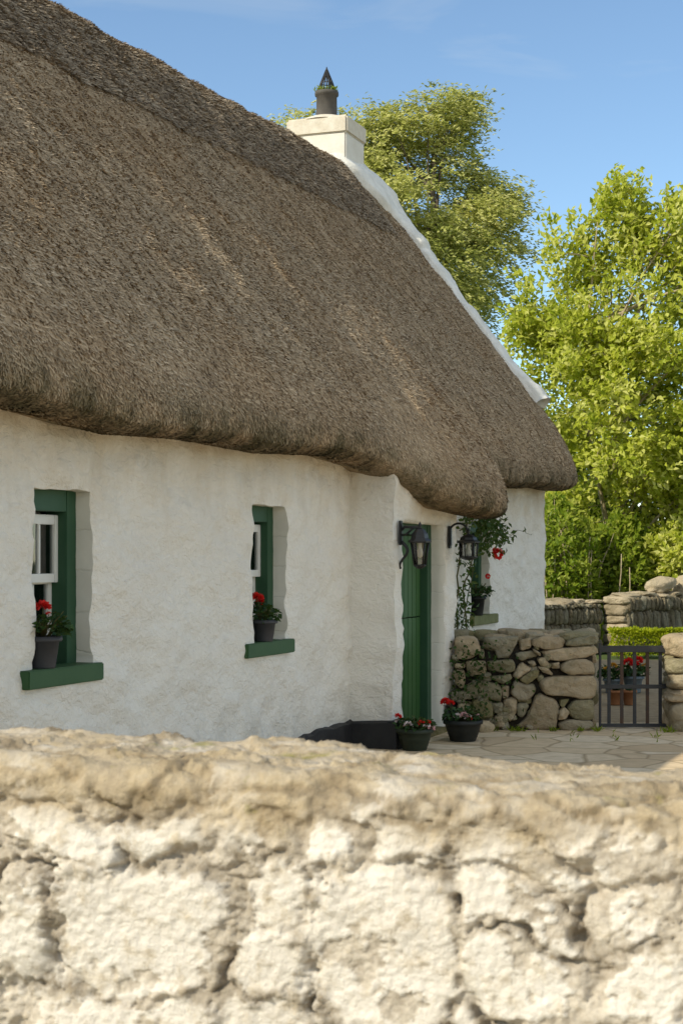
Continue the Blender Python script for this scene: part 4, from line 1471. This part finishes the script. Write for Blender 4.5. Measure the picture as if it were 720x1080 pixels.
# ------------------------------------------------------------------ garden walls far behind, hedge
def far_wall(label, start, dirn, length, hgt, seed):
    th = math.atan2(dirn[1], dirn[0])
    root = thing('garden_wall', label, 'stone wall', (start[0], start[1], 0), th, 'rubble garden walls behind the gate')
    sts = courses(0, length, 0.0, hgt, 0.05, 0.36, (0.05, 0.13), (0.24, 0.44), True, seed)
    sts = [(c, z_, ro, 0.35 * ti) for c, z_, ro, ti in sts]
    r = random.Random(seed + 3)
    # end stones across the full thickness
    z = 0.0
    while z < hgt:
        h = r.uniform(0.13, 0.22)
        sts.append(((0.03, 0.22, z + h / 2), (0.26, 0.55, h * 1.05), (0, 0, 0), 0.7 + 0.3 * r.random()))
        z += h
    cap = []
    x = 0.0
    while x < length:
        wd_ = r.uniform(0.22, 0.5)
        hh_ = r.uniform(0.06, 0.12)
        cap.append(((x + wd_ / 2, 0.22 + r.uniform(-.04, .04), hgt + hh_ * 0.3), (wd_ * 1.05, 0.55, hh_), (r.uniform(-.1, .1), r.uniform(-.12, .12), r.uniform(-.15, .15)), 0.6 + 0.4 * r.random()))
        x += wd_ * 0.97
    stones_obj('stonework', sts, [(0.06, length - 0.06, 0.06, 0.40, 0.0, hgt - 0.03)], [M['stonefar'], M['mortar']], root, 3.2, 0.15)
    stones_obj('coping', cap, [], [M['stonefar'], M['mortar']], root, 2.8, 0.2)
    return root


dn = (0.8, 0.6)
far_wall('grey rubble garden wall emerging from behind the cottage corner', (1.79, 26.62), dn, 3.5, 0.88, 31)
far_wall('taller rubble garden wall with boulders on top behind the golden hedge', (4.99, 28.4), dn, 8.0, 1.0, 47)
for k, (dx, s, lab) in enumerate(((1.15, 0.42, 'large pale boulder lying on the garden wall, first from its broken end'), (1.75, 0.40, 'upright pale boulder crowning the garden wall beside a larger one'), (2.25, 0.30, 'smaller pale boulder on the garden wall near the picture edge'))):
    px_, py_ = 4.99 + 0.8 * dx - 0.6 * 0.2, 28.4 + 0.6 * dx + 0.8 * 0.2
    v = stone_np((0, 0, s * 0.30), (s * 1.5 if k == 0 else s, s, s * (0.62 if k == 0 else 0.85)), (0.1, 0.25 * (k - 1), 0.6), k + 60, 2.5, 0.22)
    o = mesh_np('boulder', v, CSQ, M['stonefar'], None, True, {'tint': np.full(len(v), 0.95)}, loc=(px_, py_, 1.07))
    tag(o, lab, 'boulder', 'boulders on the garden wall')

hx0, hx1, hd = 4.58, 10.8, 27.5
N = 26000
hed = thing('clipped_hedge', 'low clipped golden-green hedge sunlit along its top behind the gate', 'hedge', (hx0, hd, 0))
ht = EYE + (HY - 664) / F * hd
X = rng.uniform(0, hx1 - hx0, N); Y = rng.uniform(-0.28, 0.28, N); Z = ht * (1 - rng.uniform(0, 1, N) ** 2.2)
# push to the shell
k = rng.uniform(size=N) < 0.75
fc = rng.integers(0, 3, N)
Z = np.where(k & (fc == 0), ht - np.abs(rng.normal(0, 0.025, N)), Z)
Y = np.where(k & (fc == 1), -0.28 + np.abs(rng.normal(0, 0.03, N)), Y)
C = np.stack([X, Y, np.maximum(Z, 0.03)], -1)
C = C + 0.03 * np.stack([fbm(C * 3, 2, 101), fbm(C * 3 + 7, 2, 102), fbm(C * 3 + 13, 2, 103)], -1)
Vl, Ql = leaf_np(C, rand_unit(N) + np.array([0, -0.2, 0.5]), rand_unit(N), rng.uniform(0.035, 0.065, N), rng.uniform(0.02, 0.035, N))
mesh_np('foliage', Vl, Ql, M['hedge'], hed, False, {'tint': np.repeat(rng.uniform(0, 1, N), 4)})
specs = []
for kk in range(26):
    x = (hx1 - hx0) * (kk + 0.5) / 26
    specs.append((np.array([[x, 0, 0], [x + rr.uniform(-.06, .06), rr.uniform(-.05, .05), ht * 0.5], [x + rr.uniform(-.15, .15), rr.uniform(-.12, .12), ht * 0.92]]), np.array([0.018, 0.012, 0.006])))
tubes_obj('stems', specs, M['bark'], hed, 5)


# ------------------------------------------------------------------ trees and shrubs
def inside(poly, pts):
    x, y = pts[:, 0], pts[:, 1]
    r = np.zeros(len(pts), bool)
    n = len(poly)
    for i in range(n):
        x0, y0 = poly[i]; x1, y1 = poly[(i + 1) % n]
        c = ((y0 > y) != (y1 > y)) & (x < (x1 - x0) * (y - y0) / (y1 - y0 + 1e-12) + x0)
        r ^= c
    return r


def edge_dist(poly, pts):
    best = np.full(len(pts), 1e9)
    n = len(poly)
    for i in range(n):
        a = np.array(poly[i], float); b = np.array(poly[(i + 1) % n], float)
        ab = b - a
        t_ = np.clip(((pts - a) @ ab) / (ab @ ab + 1e-9), 0, 1)
        best = np.minimum(best, np.linalg.norm(pts - (a + t_[:, None] * ab), axis=1))
    return best


def crown_tree(name, label, cat, outline, d0, depth_r, base_xy, n_spray, per, spray_len, wind, leaf_l, leaf_w, mat, bark, jitter, trunk_r, group=None,
               n_limbs=22, gap_scale=0.5, gap=0.0, droop=0.15, twigs=260, trunk_top=None, stems=1, outward=0.8, clumps=0, clump_r=0.4, sprigs=(), fringe=0.16):
    """outline: the crown's silhouette in metres (x, z) at its distance; foliage fills a body with real depth"""
    global rng
    rng = np.random.default_rng(int(d0 * 10) + len(outline))
    ol = np.array([P(x, y, d0)[[0, 2]] for x, y in outline])
    lo, hi = ol.min(0), ol.max(0)
    cen = ol.mean(0)
    pts = np.zeros((0, 2))
    while len(pts) < n_spray:
        q = rng.uniform(lo, hi, (n_spray * 2, 2))
        q = q[inside(ol, q)]
        pts = np.vstack([pts, q])
    pts = pts[:n_spray]
    ed = edge_dist(ol, pts)
    th = np.minimum(depth_r, 0.35 + 1.5 * ed)
    u = rng.uniform(-1, 1, n_spray)
    yy = d0 + np.sign(u) * np.abs(u) ** 0.7 * th
    S = np.stack([pts[:, 0], yy, pts[:, 1]], -1)
    if gap > 0:
        g = fbm(S * gap_scale, 2, 111)
        keep = g > (-1.2 + gap * 1.4)
        S, ed = S[keep], ed[keep]
    if clumps:
        cen_ = S[rng.choice(len(S), clumps, replace=False)]
        which = rng.integers(0, clumps, len(S))
        S = cen_[which] + rng.normal(0, 1, S.shape) * clump_r * np.array([1.25, 1.0, 0.7]) * rng.uniform(0.6, 1.2, clumps)[which][:, None]
        ed = np.full(len(S), spray_len)
    if len(sprigs):
        sp = np.vstack([np.stack([P(x, y + 14 * k, d0 + rng.uniform(-.6, .6)) + np.array([rng.normal(0, .10), 0, 0]) for k in range(3)]) for x, y in sprigs])
        S = np.vstack([S, np.repeat(sp, 3, 0) + rng.normal(0, 0.07, (len(sp) * 3, 3))])
        ed = np.concatenate([ed, np.full(len(sp) * 3, spray_len)])
    m = len(S)
    axis = np.array([base_xy[0], base_xy[1], 0.0])
    cc_ = np.array([cen[0], d0, cen[1] - 0.2 * (hi[1] - lo[1])])
    out = S - cc_
    out /= np.linalg.norm(out, axis=1)[:, None] + 1e-9
    dirs = out * outward + np.array(wind) + 0.45 * rand_unit(m)
    dirs /= np.linalg.norm(dirs, axis=1)[:, None]
    Ls = spray_len * rng.uniform(0.6, 1.25, m) * np.clip(0.45 + ed / (spray_len * 1.3), 0.45, 1.1)
    st = S - dirs * Ls[:, None] * 0.7
    t_ = rng.uniform(0.05, 1, (m, per))
    pos = st[:, None, :] + dirs[:, None, :] * (Ls[:, None] * t_)[..., None]
    pos[..., 2] -= droop * (t_ ** 2) * Ls[:, None]
    pos = pos + rng.normal(0, 1, pos.shape) * (jitter * (1.05 - 0.75 * t_))[..., None]
    C = pos.reshape(-1, 3)
    scl = d0 / np.maximum(C[:, 1], 1)
    pj = np.stack([C[:, 0] * scl, EYE + (C[:, 2] - EYE) * scl], -1)
    kp = inside(ol, pj) | (edge_dist(ol, pj) < fringe * rng.uniform(0, 1, len(C)) ** 2)
    if len(sprigs):
        kp[-len(sprigs) * 9 * per:] = True
    D = np.repeat(dirs, per, 0) * 0.7 + 0.8 * rand_unit(len(C)) + np.array(wind) * 0.6 + np.array([0, 0, -0.25])
    Nn = rand_unit(len(C)) * 0.85 + np.array([-0.95, -0.75, 0.9])
    nl = len(C)
    lt = np.clip(np.repeat(rng.normal(0.5, 0.2, m), per) + rng.normal(0, 0.22, nl), 0, 1)
    C, D, Nn, lt = C[kp], D[kp], Nn[kp], lt[kp]
    nl = len(C)
    Vl, Ql = leaf_np(C, D, Nn, rng.uniform(0.65, 1.2, nl) * leaf_l, rng.uniform(0.7, 1.2, nl) * leaf_w)
    root = thing(name, label, cat, (base_xy[0], base_xy[1], 0), 0, group)
    off = np.array([base_xy[0], base_xy[1], 0.0])
    mesh_np('crown', Vl - off, Ql, mat, root, False, {'tint': np.repeat(lt, 4)})
    # trunk and limbs
    specs = []
    zt = trunk_top if trunk_top else lo[1] + 0.62 * (hi[1] - lo[1])
    heads = []
    for s_ in range(stems):
        ox = rng.uniform(-0.25, 0.25) * (stems > 1); lean = rng.uniform(-0.6, 0.6) * (stems > 1)
        hd_ = np.array([cen[0] - off[0] + lean * 1.6, d0 - off[1] + rng.uniform(-.4, .4), zt * rng.uniform(0.85, 1.05)])
        k = np.linspace(0, 1, 9)[:, None]
        pts_ = np.array([ox, 0, -0.05]) * (1 - k) + hd_ * k
        pts_[:, :2] += 0.12 * np.stack([np.sin(k[:, 0] * 5 + s_), np.cos(k[:, 0] * 4 + s_) - 1], -1) * k
        specs.append((pts_, trunk_r * (1 - 0.78 * k[:, 0]) / math.sqrt(stems)))
        heads.append(pts_)
    pick = rng.choice(m, min(n_limbs, m), replace=False)
    limb_pts = []
    for i in pick:
        hd_ = heads[rng.integers(len(heads))]
        tgt = st[i] - off
        cand = hd_[(hd_[:, 2] < tgt[2] + 0.1)]
        a0 = cand[-1 - min(len(cand) - 1, int(rng.integers(0, 3)))] if len(cand) else hd_[1]
        k = np.linspace(0, 1, 7)[:, None]
        pp = a0 * (1 - k) + tgt * k
        pp[:, 2] += 0.18 * np.sin(k[:, 0] * np.pi) * np.linalg.norm(tgt - a0) * 0.4
        r0 = trunk_r * rng.uniform(0.2, 0.38)
        specs.append((pp, np.linspace(r0, 0.008, 7)))
        limb_pts.append(pp)
    LP = np.vstack([0.5 * (p_[:-1] + p_[1:]) for p_ in limb_pts] + limb_pts + heads)
    for i in rng.choice(m, min(twigs, m), replace=False):
        e = st[i] - off + dirs[i] * Ls[i] * 0.6
        s0 = st[i] - off
        j = np.argmin(((LP - s0) ** 2).sum(1))
        if np.linalg.norm(LP[j] - s0) > 0.9:
            continue
        specs.append((np.array([LP[j], (LP[j] + s0) / 2 + [0, 0, 0.03], s0, e]), np.array([0.011, 0.009, 0.007, 0.003])))
    tubes_obj('trunk', specs, bark, root, 5)
    return root


crown_tree('windblown_tree', 'wind-tossed pale green tree rising behind the chimney', 'tree',
           [(296, 130), (330, 112), (368, 120), (388, 100), (412, 112), (440, 108), (462, 84), (482, 98), (512, 88), (505, 112), (492, 132), (508, 150), (520, 180), (548, 200), (546, 225), (536, 240), (556, 262), (534, 268),
            (524, 290), (548, 285), (522, 318), (498, 330), (440, 345), (380, 330), (330, 250), (300, 180)],
           40.0, 2.6, (P(430, 0, 40)[0], 40.3), 2900, 34, 1.05, (0.9, -0.05, 0.16), 0.12, 0.050, M['ash'], M['bark'], 0.07, 0.24, n_limbs=26, twigs=300, clumps=105, clump_r=0.36, outward=0.5, droop=0.55, fringe=0.7,
           sprigs=[(455, 92), (468, 92), (486, 98), (504, 92), (496, 104), (530, 196), (540, 214), (532, 262), (528, 288), (512, 318), (500, 150), (404, 106), (322, 112), (304, 122), (312, 118)])

crown_tree('maple_tree', 'broad bright green leafy tree beyond the cottage gable', 'tree',
           [(534, 350), (546, 318), (556, 300), (566, 345), (575, 320), (583, 250), (592, 255), (602, 300), (611, 236), (622, 240), (628, 262), (638, 186), (650, 190), (662, 188), (674, 205), (686, 255), (700, 208), (716, 212), (735, 180), (765, 210),
            (800, 250), (840, 330), (860, 420), (840, 520), (790, 575), (700, 560), (640, 585), (575, 560), (560, 470), (548, 420), (535, 370)],
           33.0, 2.4, (P(668, 0, 33)[0], 33.2), 4000, 14, 0.55, (0.12, 0.0, 0.40), 0.155, 0.088, M['maple'], M['palebark'], 0.13, 0.15, gap=0.16, n_limbs=30, twigs=380, stems=3, gap_scale=0.8, droop=0.1, clumps=230, clump_r=0.26,
           sprigs=[(548, 302), (556, 292), (580, 232), (584, 262), (608, 232), (622, 236), (640, 184), (652, 190), (664, 188), (676, 204), (700, 206), (716, 212), (690, 240), (735, 182), (600, 262), (536, 338), (590, 290), (566, 318), (630, 210), (646, 215)])

# shrubs below the trees
for (ol, d, lab, mt, n_, ll, lw, by) in (
        ([(560, 640), (560, 560), (585, 520), (610, 545), (628, 560), (632, 600), (628, 640)], 30.9, 'ragged light green shrub with bare pale stems against the cottage corner', 'bush', 260, 0.13, 0.075, 596),
        ([(615, 645), (622, 575), (650, 540), (680, 560), (690, 600), (686, 645)], 31.7, 'dense mid-green shrub behind the garden wall boulders', 'bush', 300, 0.14, 0.08, 652),
        ([(672, 645), (680, 570), (715, 545), (760, 560), (775, 600), (770, 645)], 31.3, 'bright leafy shrub flecked with pink beside the picture edge', 'maple', 300, 0.15, 0.085, 722),
        ([(560, 600), (565, 480), (600, 440), (650, 470), (700, 450), (760, 470), (800, 520), (800, 610), (700, 615)], 36.5, 'dark green thicket shading the ground behind the maple tree', 'darkbush', 620, 0.17, 0.10, 680)):
    crown_tree('shrub', lab, 'shrub', ol, d, 1.1, (P(by, 0, d)[0], d), n_, 22, 0.5, (0.05, 0.0, 0.45), ll, lw, M[mt], M['palebark'], 0.11, 0.045, 'shrubs behind the garden wall',
               n_limbs=18, gap=0.2, twigs=120, stems=5, droop=0.12, gap_scale=1.1)

# bare pale canes standing in the shrubs
canes = thing('dead_canes', 'bare pale canes standing behind the garden wall by the cottage', 'dead canes', (P(610, 0, 30.3)[0], 30.3, 0))
specs = []
for px, top_y, lean in ((577, 575, -4), (581, 590, 3), (606, 560, -16), (615, 565, 8), (622, 580, 2), (612, 590, -8), (650, 585, 4), (668, 600, -6)):
    b_ = P(px, 640, 30.3) - np.array([P(610, 0, 30.3)[0], 30.3, 0]); t_ = P(px + lean, top_y, 30.3) - np.array([P(610, 0, 30.3)[0], 30.3, 0])
    b_[2] = 0.0
    k = np.linspace(0, 1, 6)[:, None]
    pts_ = b_ * (1 - k) + t_ * k + 0.03 * np.sin(k * 6 + px)
    specs.append((pts_, np.linspace(0.022, 0.009, 6)))
tubes_obj('cane', specs, M['palebark'], canes, 5)

N = 264
px_w = np.concatenate([rng.choice([497, 519, 541, 548, 583, 611, 629], 170) + rng.normal(0, 2.2, 170), rng.choice([566, 603, 648, 690], 24) + rng.normal(0, 2.0, 24), rng.choice([702, 706, 731, 752], 70) + rng.normal(0, 2.5, 70)])
dd_w = np.concatenate([15.80 - np.abs(rng.normal(0, 0.04, 170)), rng.choice([15.2, 14.9, 15.6], 24) + rng.normal(0, 0.05, 24), 15.70 - np.abs(rng.normal(0, 0.05, 70))])
cl_w = px_w
C = np.stack([(cl_w - CX) / F * dd_w, dd_w, np.full(N, 0.0)], -1)
Vl, Ql = leaf_np(C, np.array([0, -0.2, 0.8]) + 0.7 * rand_unit(N), rand_unit(N), rng.uniform(0.03, 0.09, N), 0.014)
wd_ = mesh_np('weeds', Vl, Ql, M['bush'], None, False, {'tint': np.repeat(rng.uniform(0, 0.8, N), 4)})
wd_['kind'] = 'stuff'; wd_['label'] = 'small weeds sprouting along the paving and wall foot'; wd_['category'] = 'weeds'

# grass along the wall tops beyond, low weeds
N = 9000
X = rng.uniform(1.0, 14, N); Y = rng.uniform(30.2, 35, N) + 0.25 * (X - 3)
C = np.stack([X, Y, np.full(N, -0.02)], -1)
Vl, Ql = leaf_np(C, np.array([0, 0, 1.0]) + 0.4 * rand_unit(N), rand_unit(N), rng.uniform(0.25, 0.7, N), 0.03)
gr = mesh_np('tall_grass', Vl, Ql, M['bush'], None, False, {'tint': np.repeat(rng.uniform(0.2, 1, N), 4)})
gr['kind'] = 'stuff'
gr['label'] = 'tall rough grass and weeds under the trees'
gr['category'] = 'grass'

# far hedgerow closing the horizon
N = 16000
X = rng.uniform(-45, 60, N); 
top = 3.6 + 1.6 * fbm(np.stack([X * 0.12, X * 0, X * 0], -1), 4, 131)
C = np.stack([X, 75 + rng.normal(0, 1.2, N), top * rng.uniform(0, 1, N) ** 0.7], -1)
Vl, Ql = leaf_np(C, rand_unit(N), rand_unit(N), rng.uniform(0.4, 0.8, N), rng.uniform(0.3, 0.5, N))
fh = mesh_np('far_hedgerow', Vl, Ql, M['darkbush'], None, False, {'tint': np.repeat(rng.uniform(0, 1, N), 4)})
fh['kind'] = 'stuff'; fh['label'] = 'far hedgerow along the fields'; fh['category'] = 'hedgerow'

# ------------------------------------------------------------------ foreground boundary wall
PHI = R(15.0)
WD = np.array([math.cos(PHI), -math.sin(PHI)])
WI = np.array([math.sin(PHI), math.cos(PHI)])
FD = 2.55
FO = np.array([0.0, FD])
ZT = 1.348


def fpx(px, py):
    t_ = (px - CX) / F
    d = FD * math.cos(PHI) / (math.sin(PHI) * t_ + math.cos(PHI))
    pt = d * np.array([t_, 1.0])
    return float((pt - FO) @ WD), EYE + (HY - py) / F * d


pxm = F / FD
hand = [(55, 846, 62, 20), (172, 838, 34, 17), (275, 850, 45, 22), (372, 850, 48, 20), (508, 855, 30, 19), (440, 862, 36, 18), (600, 855, 62, 20), (690, 850, 45, 20),
        (60, 890, 60, 26), (165, 880, 52, 22), (262, 892, 44, 26), (345, 880, 40, 22), (425, 888, 52, 26), (560, 908, 82, 27), (672, 890, 55, 26),
        (140, 985, 104, 76), (285, 945, 36, 42), (405, 1000, 82, 95), (545, 965, 62, 34), (665, 955, 66, 40), (18, 985, 28, 55), (275, 1030, 42, 45), (560, 1030, 78, 44), (685, 1035, 62, 48),
        (120, 1085, 100, 36), (270, 1095, 60, 34), (490, 1075, 26, 30), (-60, 900, 70, 40), (-70, 990, 60, 60), (-50, 1075, 70, 40), (790, 880, 60, 35), (800, 960, 75, 55), (790, 1050, 60, 45), (600, 1095, 70, 30)]
seeds = []
for cx_, cy_, rx, ry in hand:
    w_, z_ = fpx(cx_, cy_)
    seeds.append((w_, z_, 0.90 * rx / pxm, 0.90 * ry / pxm))
r = random.Random(77)
# the wall goes on beyond the hand-set stretch
for _ in range(900):
    w_, z_ = r.uniform(-3.2, 3.4), r.uniform(-0.05, ZT - 0.04)
    rx, ry = r.uniform(0.06, 0.17), r.uniform(0.035, 0.10)
    if -0.75 < w_ < 0.82 and z_ > 0.58:
        continue
    if all(((w_ - s[0]) / (rx + s[2])) ** 2 + ((z_ - s[1]) / (ry + s[3])) ** 2 > 0.75 for s in seeds):
        seeds.append((w_, z_, rx, ry))
# rough coping stones across the top
x = -3.2
while x < 3.4:
    wd_ = r.uniform(0.12, 0.32)
    seeds.append((x + wd_ / 2, ZT + 0.02 + r.uniform(-.02, .02), wd_ * 0.6, 0.05))
    seeds.append((x + wd_ / 2 + r.uniform(-.06, .06), ZT + 0.20, wd_ * 0.55, 0.12))
    x += wd_
seeds = np.array(seeds)

wv = np.concatenate([np.linspace(-3.0, -0.85, 140)[:-1], np.linspace(-0.85, 0.85, 430), np.linspace(0.85, 3.2, 150)[1:]])
# profile (into the wall i, height z, v coordinate)
pro = []
for z in np.linspace(0, 0.74, 60)[:-1]: pro.append((0.0, z, z))
for z in np.linspace(0.74, ZT - 0.05, 165): pro.append((0.0, z, z))
for k in range(1, 15):
    t_ = k / 15 * math.pi / 2
    pro.append((0.05 * (1 - math.cos(t_)), ZT - 0.05 + 0.05 * math.sin(t_), ZT - 0.05 + 0.07 * k / 15))
for i in np.linspace(0.05, 0.36, 60): pro.append((i, ZT, ZT + 0.02 + (i - 0.05)))
for k in range(1, 9):
    t_ = k / 9 * math.pi / 2
    pro.append((0.36 + 0.05 * math.sin(t_), ZT - 0.05 + 0.05 * math.cos(t_), ZT + 0.33 + 0.06 * k / 9))
for z in np.linspace(ZT - 0.05, 0, 40): pro.append((0.41, z, ZT + 0.40 + (ZT - 0.05 - z)))
pro = np.array(pro)
pt = np.gradient(pro[:, :2], axis=0); pt /= np.linalg.norm(pt, axis=1)[:, None] + 1e-9
pn = np.stack([-pt[:, 1], pt[:, 0]], -1)            # outward
nw, npf = len(wv), len(pro)
WW = np.repeat(wv[:, None], npf, 1); VV = np.repeat(pro[None, :, 2], nw, 0)
p3 = np.stack([WW, VV, np.zeros_like(WW)], -1).reshape(-1, 3)
wx = p3[:, 0] + 0.030 * fbm(p3 * 8, 4, 201) + 0.008 * fbm(p3 * 38, 3, 203)
wy = p3[:, 1] + 0.028 * fbm(p3 * 8 + 40, 4, 205) + 0.007 * fbm(p3 * 38 + 40, 3, 207)
f1 = np.full(len(p3), 1e9); f2 = np.full(len(p3), 1e9); own = np.zeros(len(p3), int)
for k, (sx, sy, rx, ry) in enumerate(seeds):
    q = ((np.abs(wx - sx) / rx) ** 2.4 + (np.abs(wy - sy) / ry) ** 2.4) ** (1 / 2.4)
    q = (q - 1) * math.sqrt(rx * ry) * 10             # roughly a distance in decimetres outside the stone
    l = q < f1
    f2 = np.where(l, f1, np.minimum(f2, q))
    own = np.where(l, k, own)
    f1 = np.where(l, q, f1)
gapd = f2 - f1                                        # 0 on the joint between two stones
rs_ = np.random.default_rng(3).uniform(-1, 1, (len(seeds), 3))
tiltw = rs_[own, 0] * (p3[:, 0] - seeds[own, 0]) * 0.10 + rs_[own, 1] * (p3[:, 1] - seeds[own, 1]) * 0.12
st_in = sstep(0.02, 0.42, gapd) * sstep(0.35, -0.25, f1)
crisp = sstep(0.0, 0.12, gapd)
opn = sstep(0.0, 0.45, fbm(p3 * 4.2 + 15, 3, 251))            # how far each stretch of joint has been washed out
topd = sstep(ZT - 0.14, ZT - 0.06, p3[:, 1])
mort = 1 - sstep(0.05, 0.42, gapd) * sstep(0.20, -0.18, f1)                       # packed mortar between the faces
h = (0.006 * st_in + 0.003 * rs_[own, 2] * st_in + 0.30 * tiltw * st_in) * (1 - 0.75 * topd)
h += 0.003 * crisp * opn * (1 - 0.6 * topd)
lowf = fbm(p3 * 5, 3, 211, 0.5)
h += (0.0045 * lowf + 0.0052 * mort * fbm(p3 * 22, 5, 215, 0.65)) * (1 - 0.5 * topd) + (0.0016 + 0.0016 * mort) * fbm(p3 * 80, 3, 219, 0.7)
# broken flakes: small ledges
fl = fbm(p3 * np.array([9, 15, 1]), 5, 223, 0.55)
h += (0.25 + 0.75 * mort) * (0.006 * sstep(0.10, 0.14, fl) - 0.007 * sstep(-0.22, -0.27, fl) + 0.005 * sstep(0.42, 0.46, fl))
# open pits in some of the joints
pit = sstep(0.17, 0.02, gapd) * sstep(0.42, 0.80, fbm(p3 * 8 + 60, 4, 227, 0.6)) * (1 - 0.7 * topd)
h -= 0.020 * pit
# limewash flaked away in crisp-edged patches, mostly over the mortar and along the joints
fk = fbm(p3 * np.array([10, 13, 1]) + 5, 6, 261, 0.62) + 0.35 * mort + 0.35 * topd - 0.25 * st_in
bare = sstep(0.36, 0.42, fk)
h -= 0.0035 * bare * (1 - 0.5 * topd)
grit = fbm(p3 * 150, 2, 263, 0.7)
h += 0.0011 * grit * (0.4 + 0.6 * bare)
topm = sstep(ZT - 0.115, ZT - 0.045, p3[:, 1] + 0.035 * fbm(p3 * 7, 4, 229)) * (1 - 0.8 * sstep(ZT + 0.42, ZT + 0.5, p3[:, 1]))
h += topm * 0.006 * fbm(p3 * np.array([5, 16, 1]), 4, 231)
dirt = np.clip(0.9 * pit + 0.8 * mort * sstep(0.0, 0.35, fbm(p3 * 9 + 90, 3, 233)), 0, 1)
h = h.reshape(nw, npf)
zsag = -0.018 * (wv / 0.6) * (np.abs(wv) < 3) + 0.004 * fbm(np.stack([wv * 2.5, wv * 0, wv * 0], -1), 3, 241)
ii = pro[None, :, 0] + pn[None, :, 0] * h
zz = pro[None, :, 1] + pn[None, :, 1] * h + zsag[:, None] * (pro[None, :, 1] / ZT)
XY = FO[None, None, :] + WW[..., None] * WD + ii[..., None] * WI
V = np.concatenate([XY, zz[..., None]], -1).reshape(-1, 3)
org = np.array([FO[0], FO[1], 0.0])
idx = np.arange(nw * npf).reshape(nw, npf)
Q = np.stack([idx[:-1, :-1], idx[1:, :-1], idx[1:, 1:], idx[:-1, 1:]], -1).reshape(-1, 4)
fw_ = mesh_np('boundary_wall', V - org, Q, M['lime'], None, True, {'top': topm, 'dirt': dirt, 'mortar': mort, 'bare': bare, 'tint': np.clip(0.5 + 0.5 * rs_[own, 2], 0, 1) * st_in}, loc=tuple(org))
tag(fw_, 'sunlit cream limewashed rubble wall across the foreground', 'stone wall')
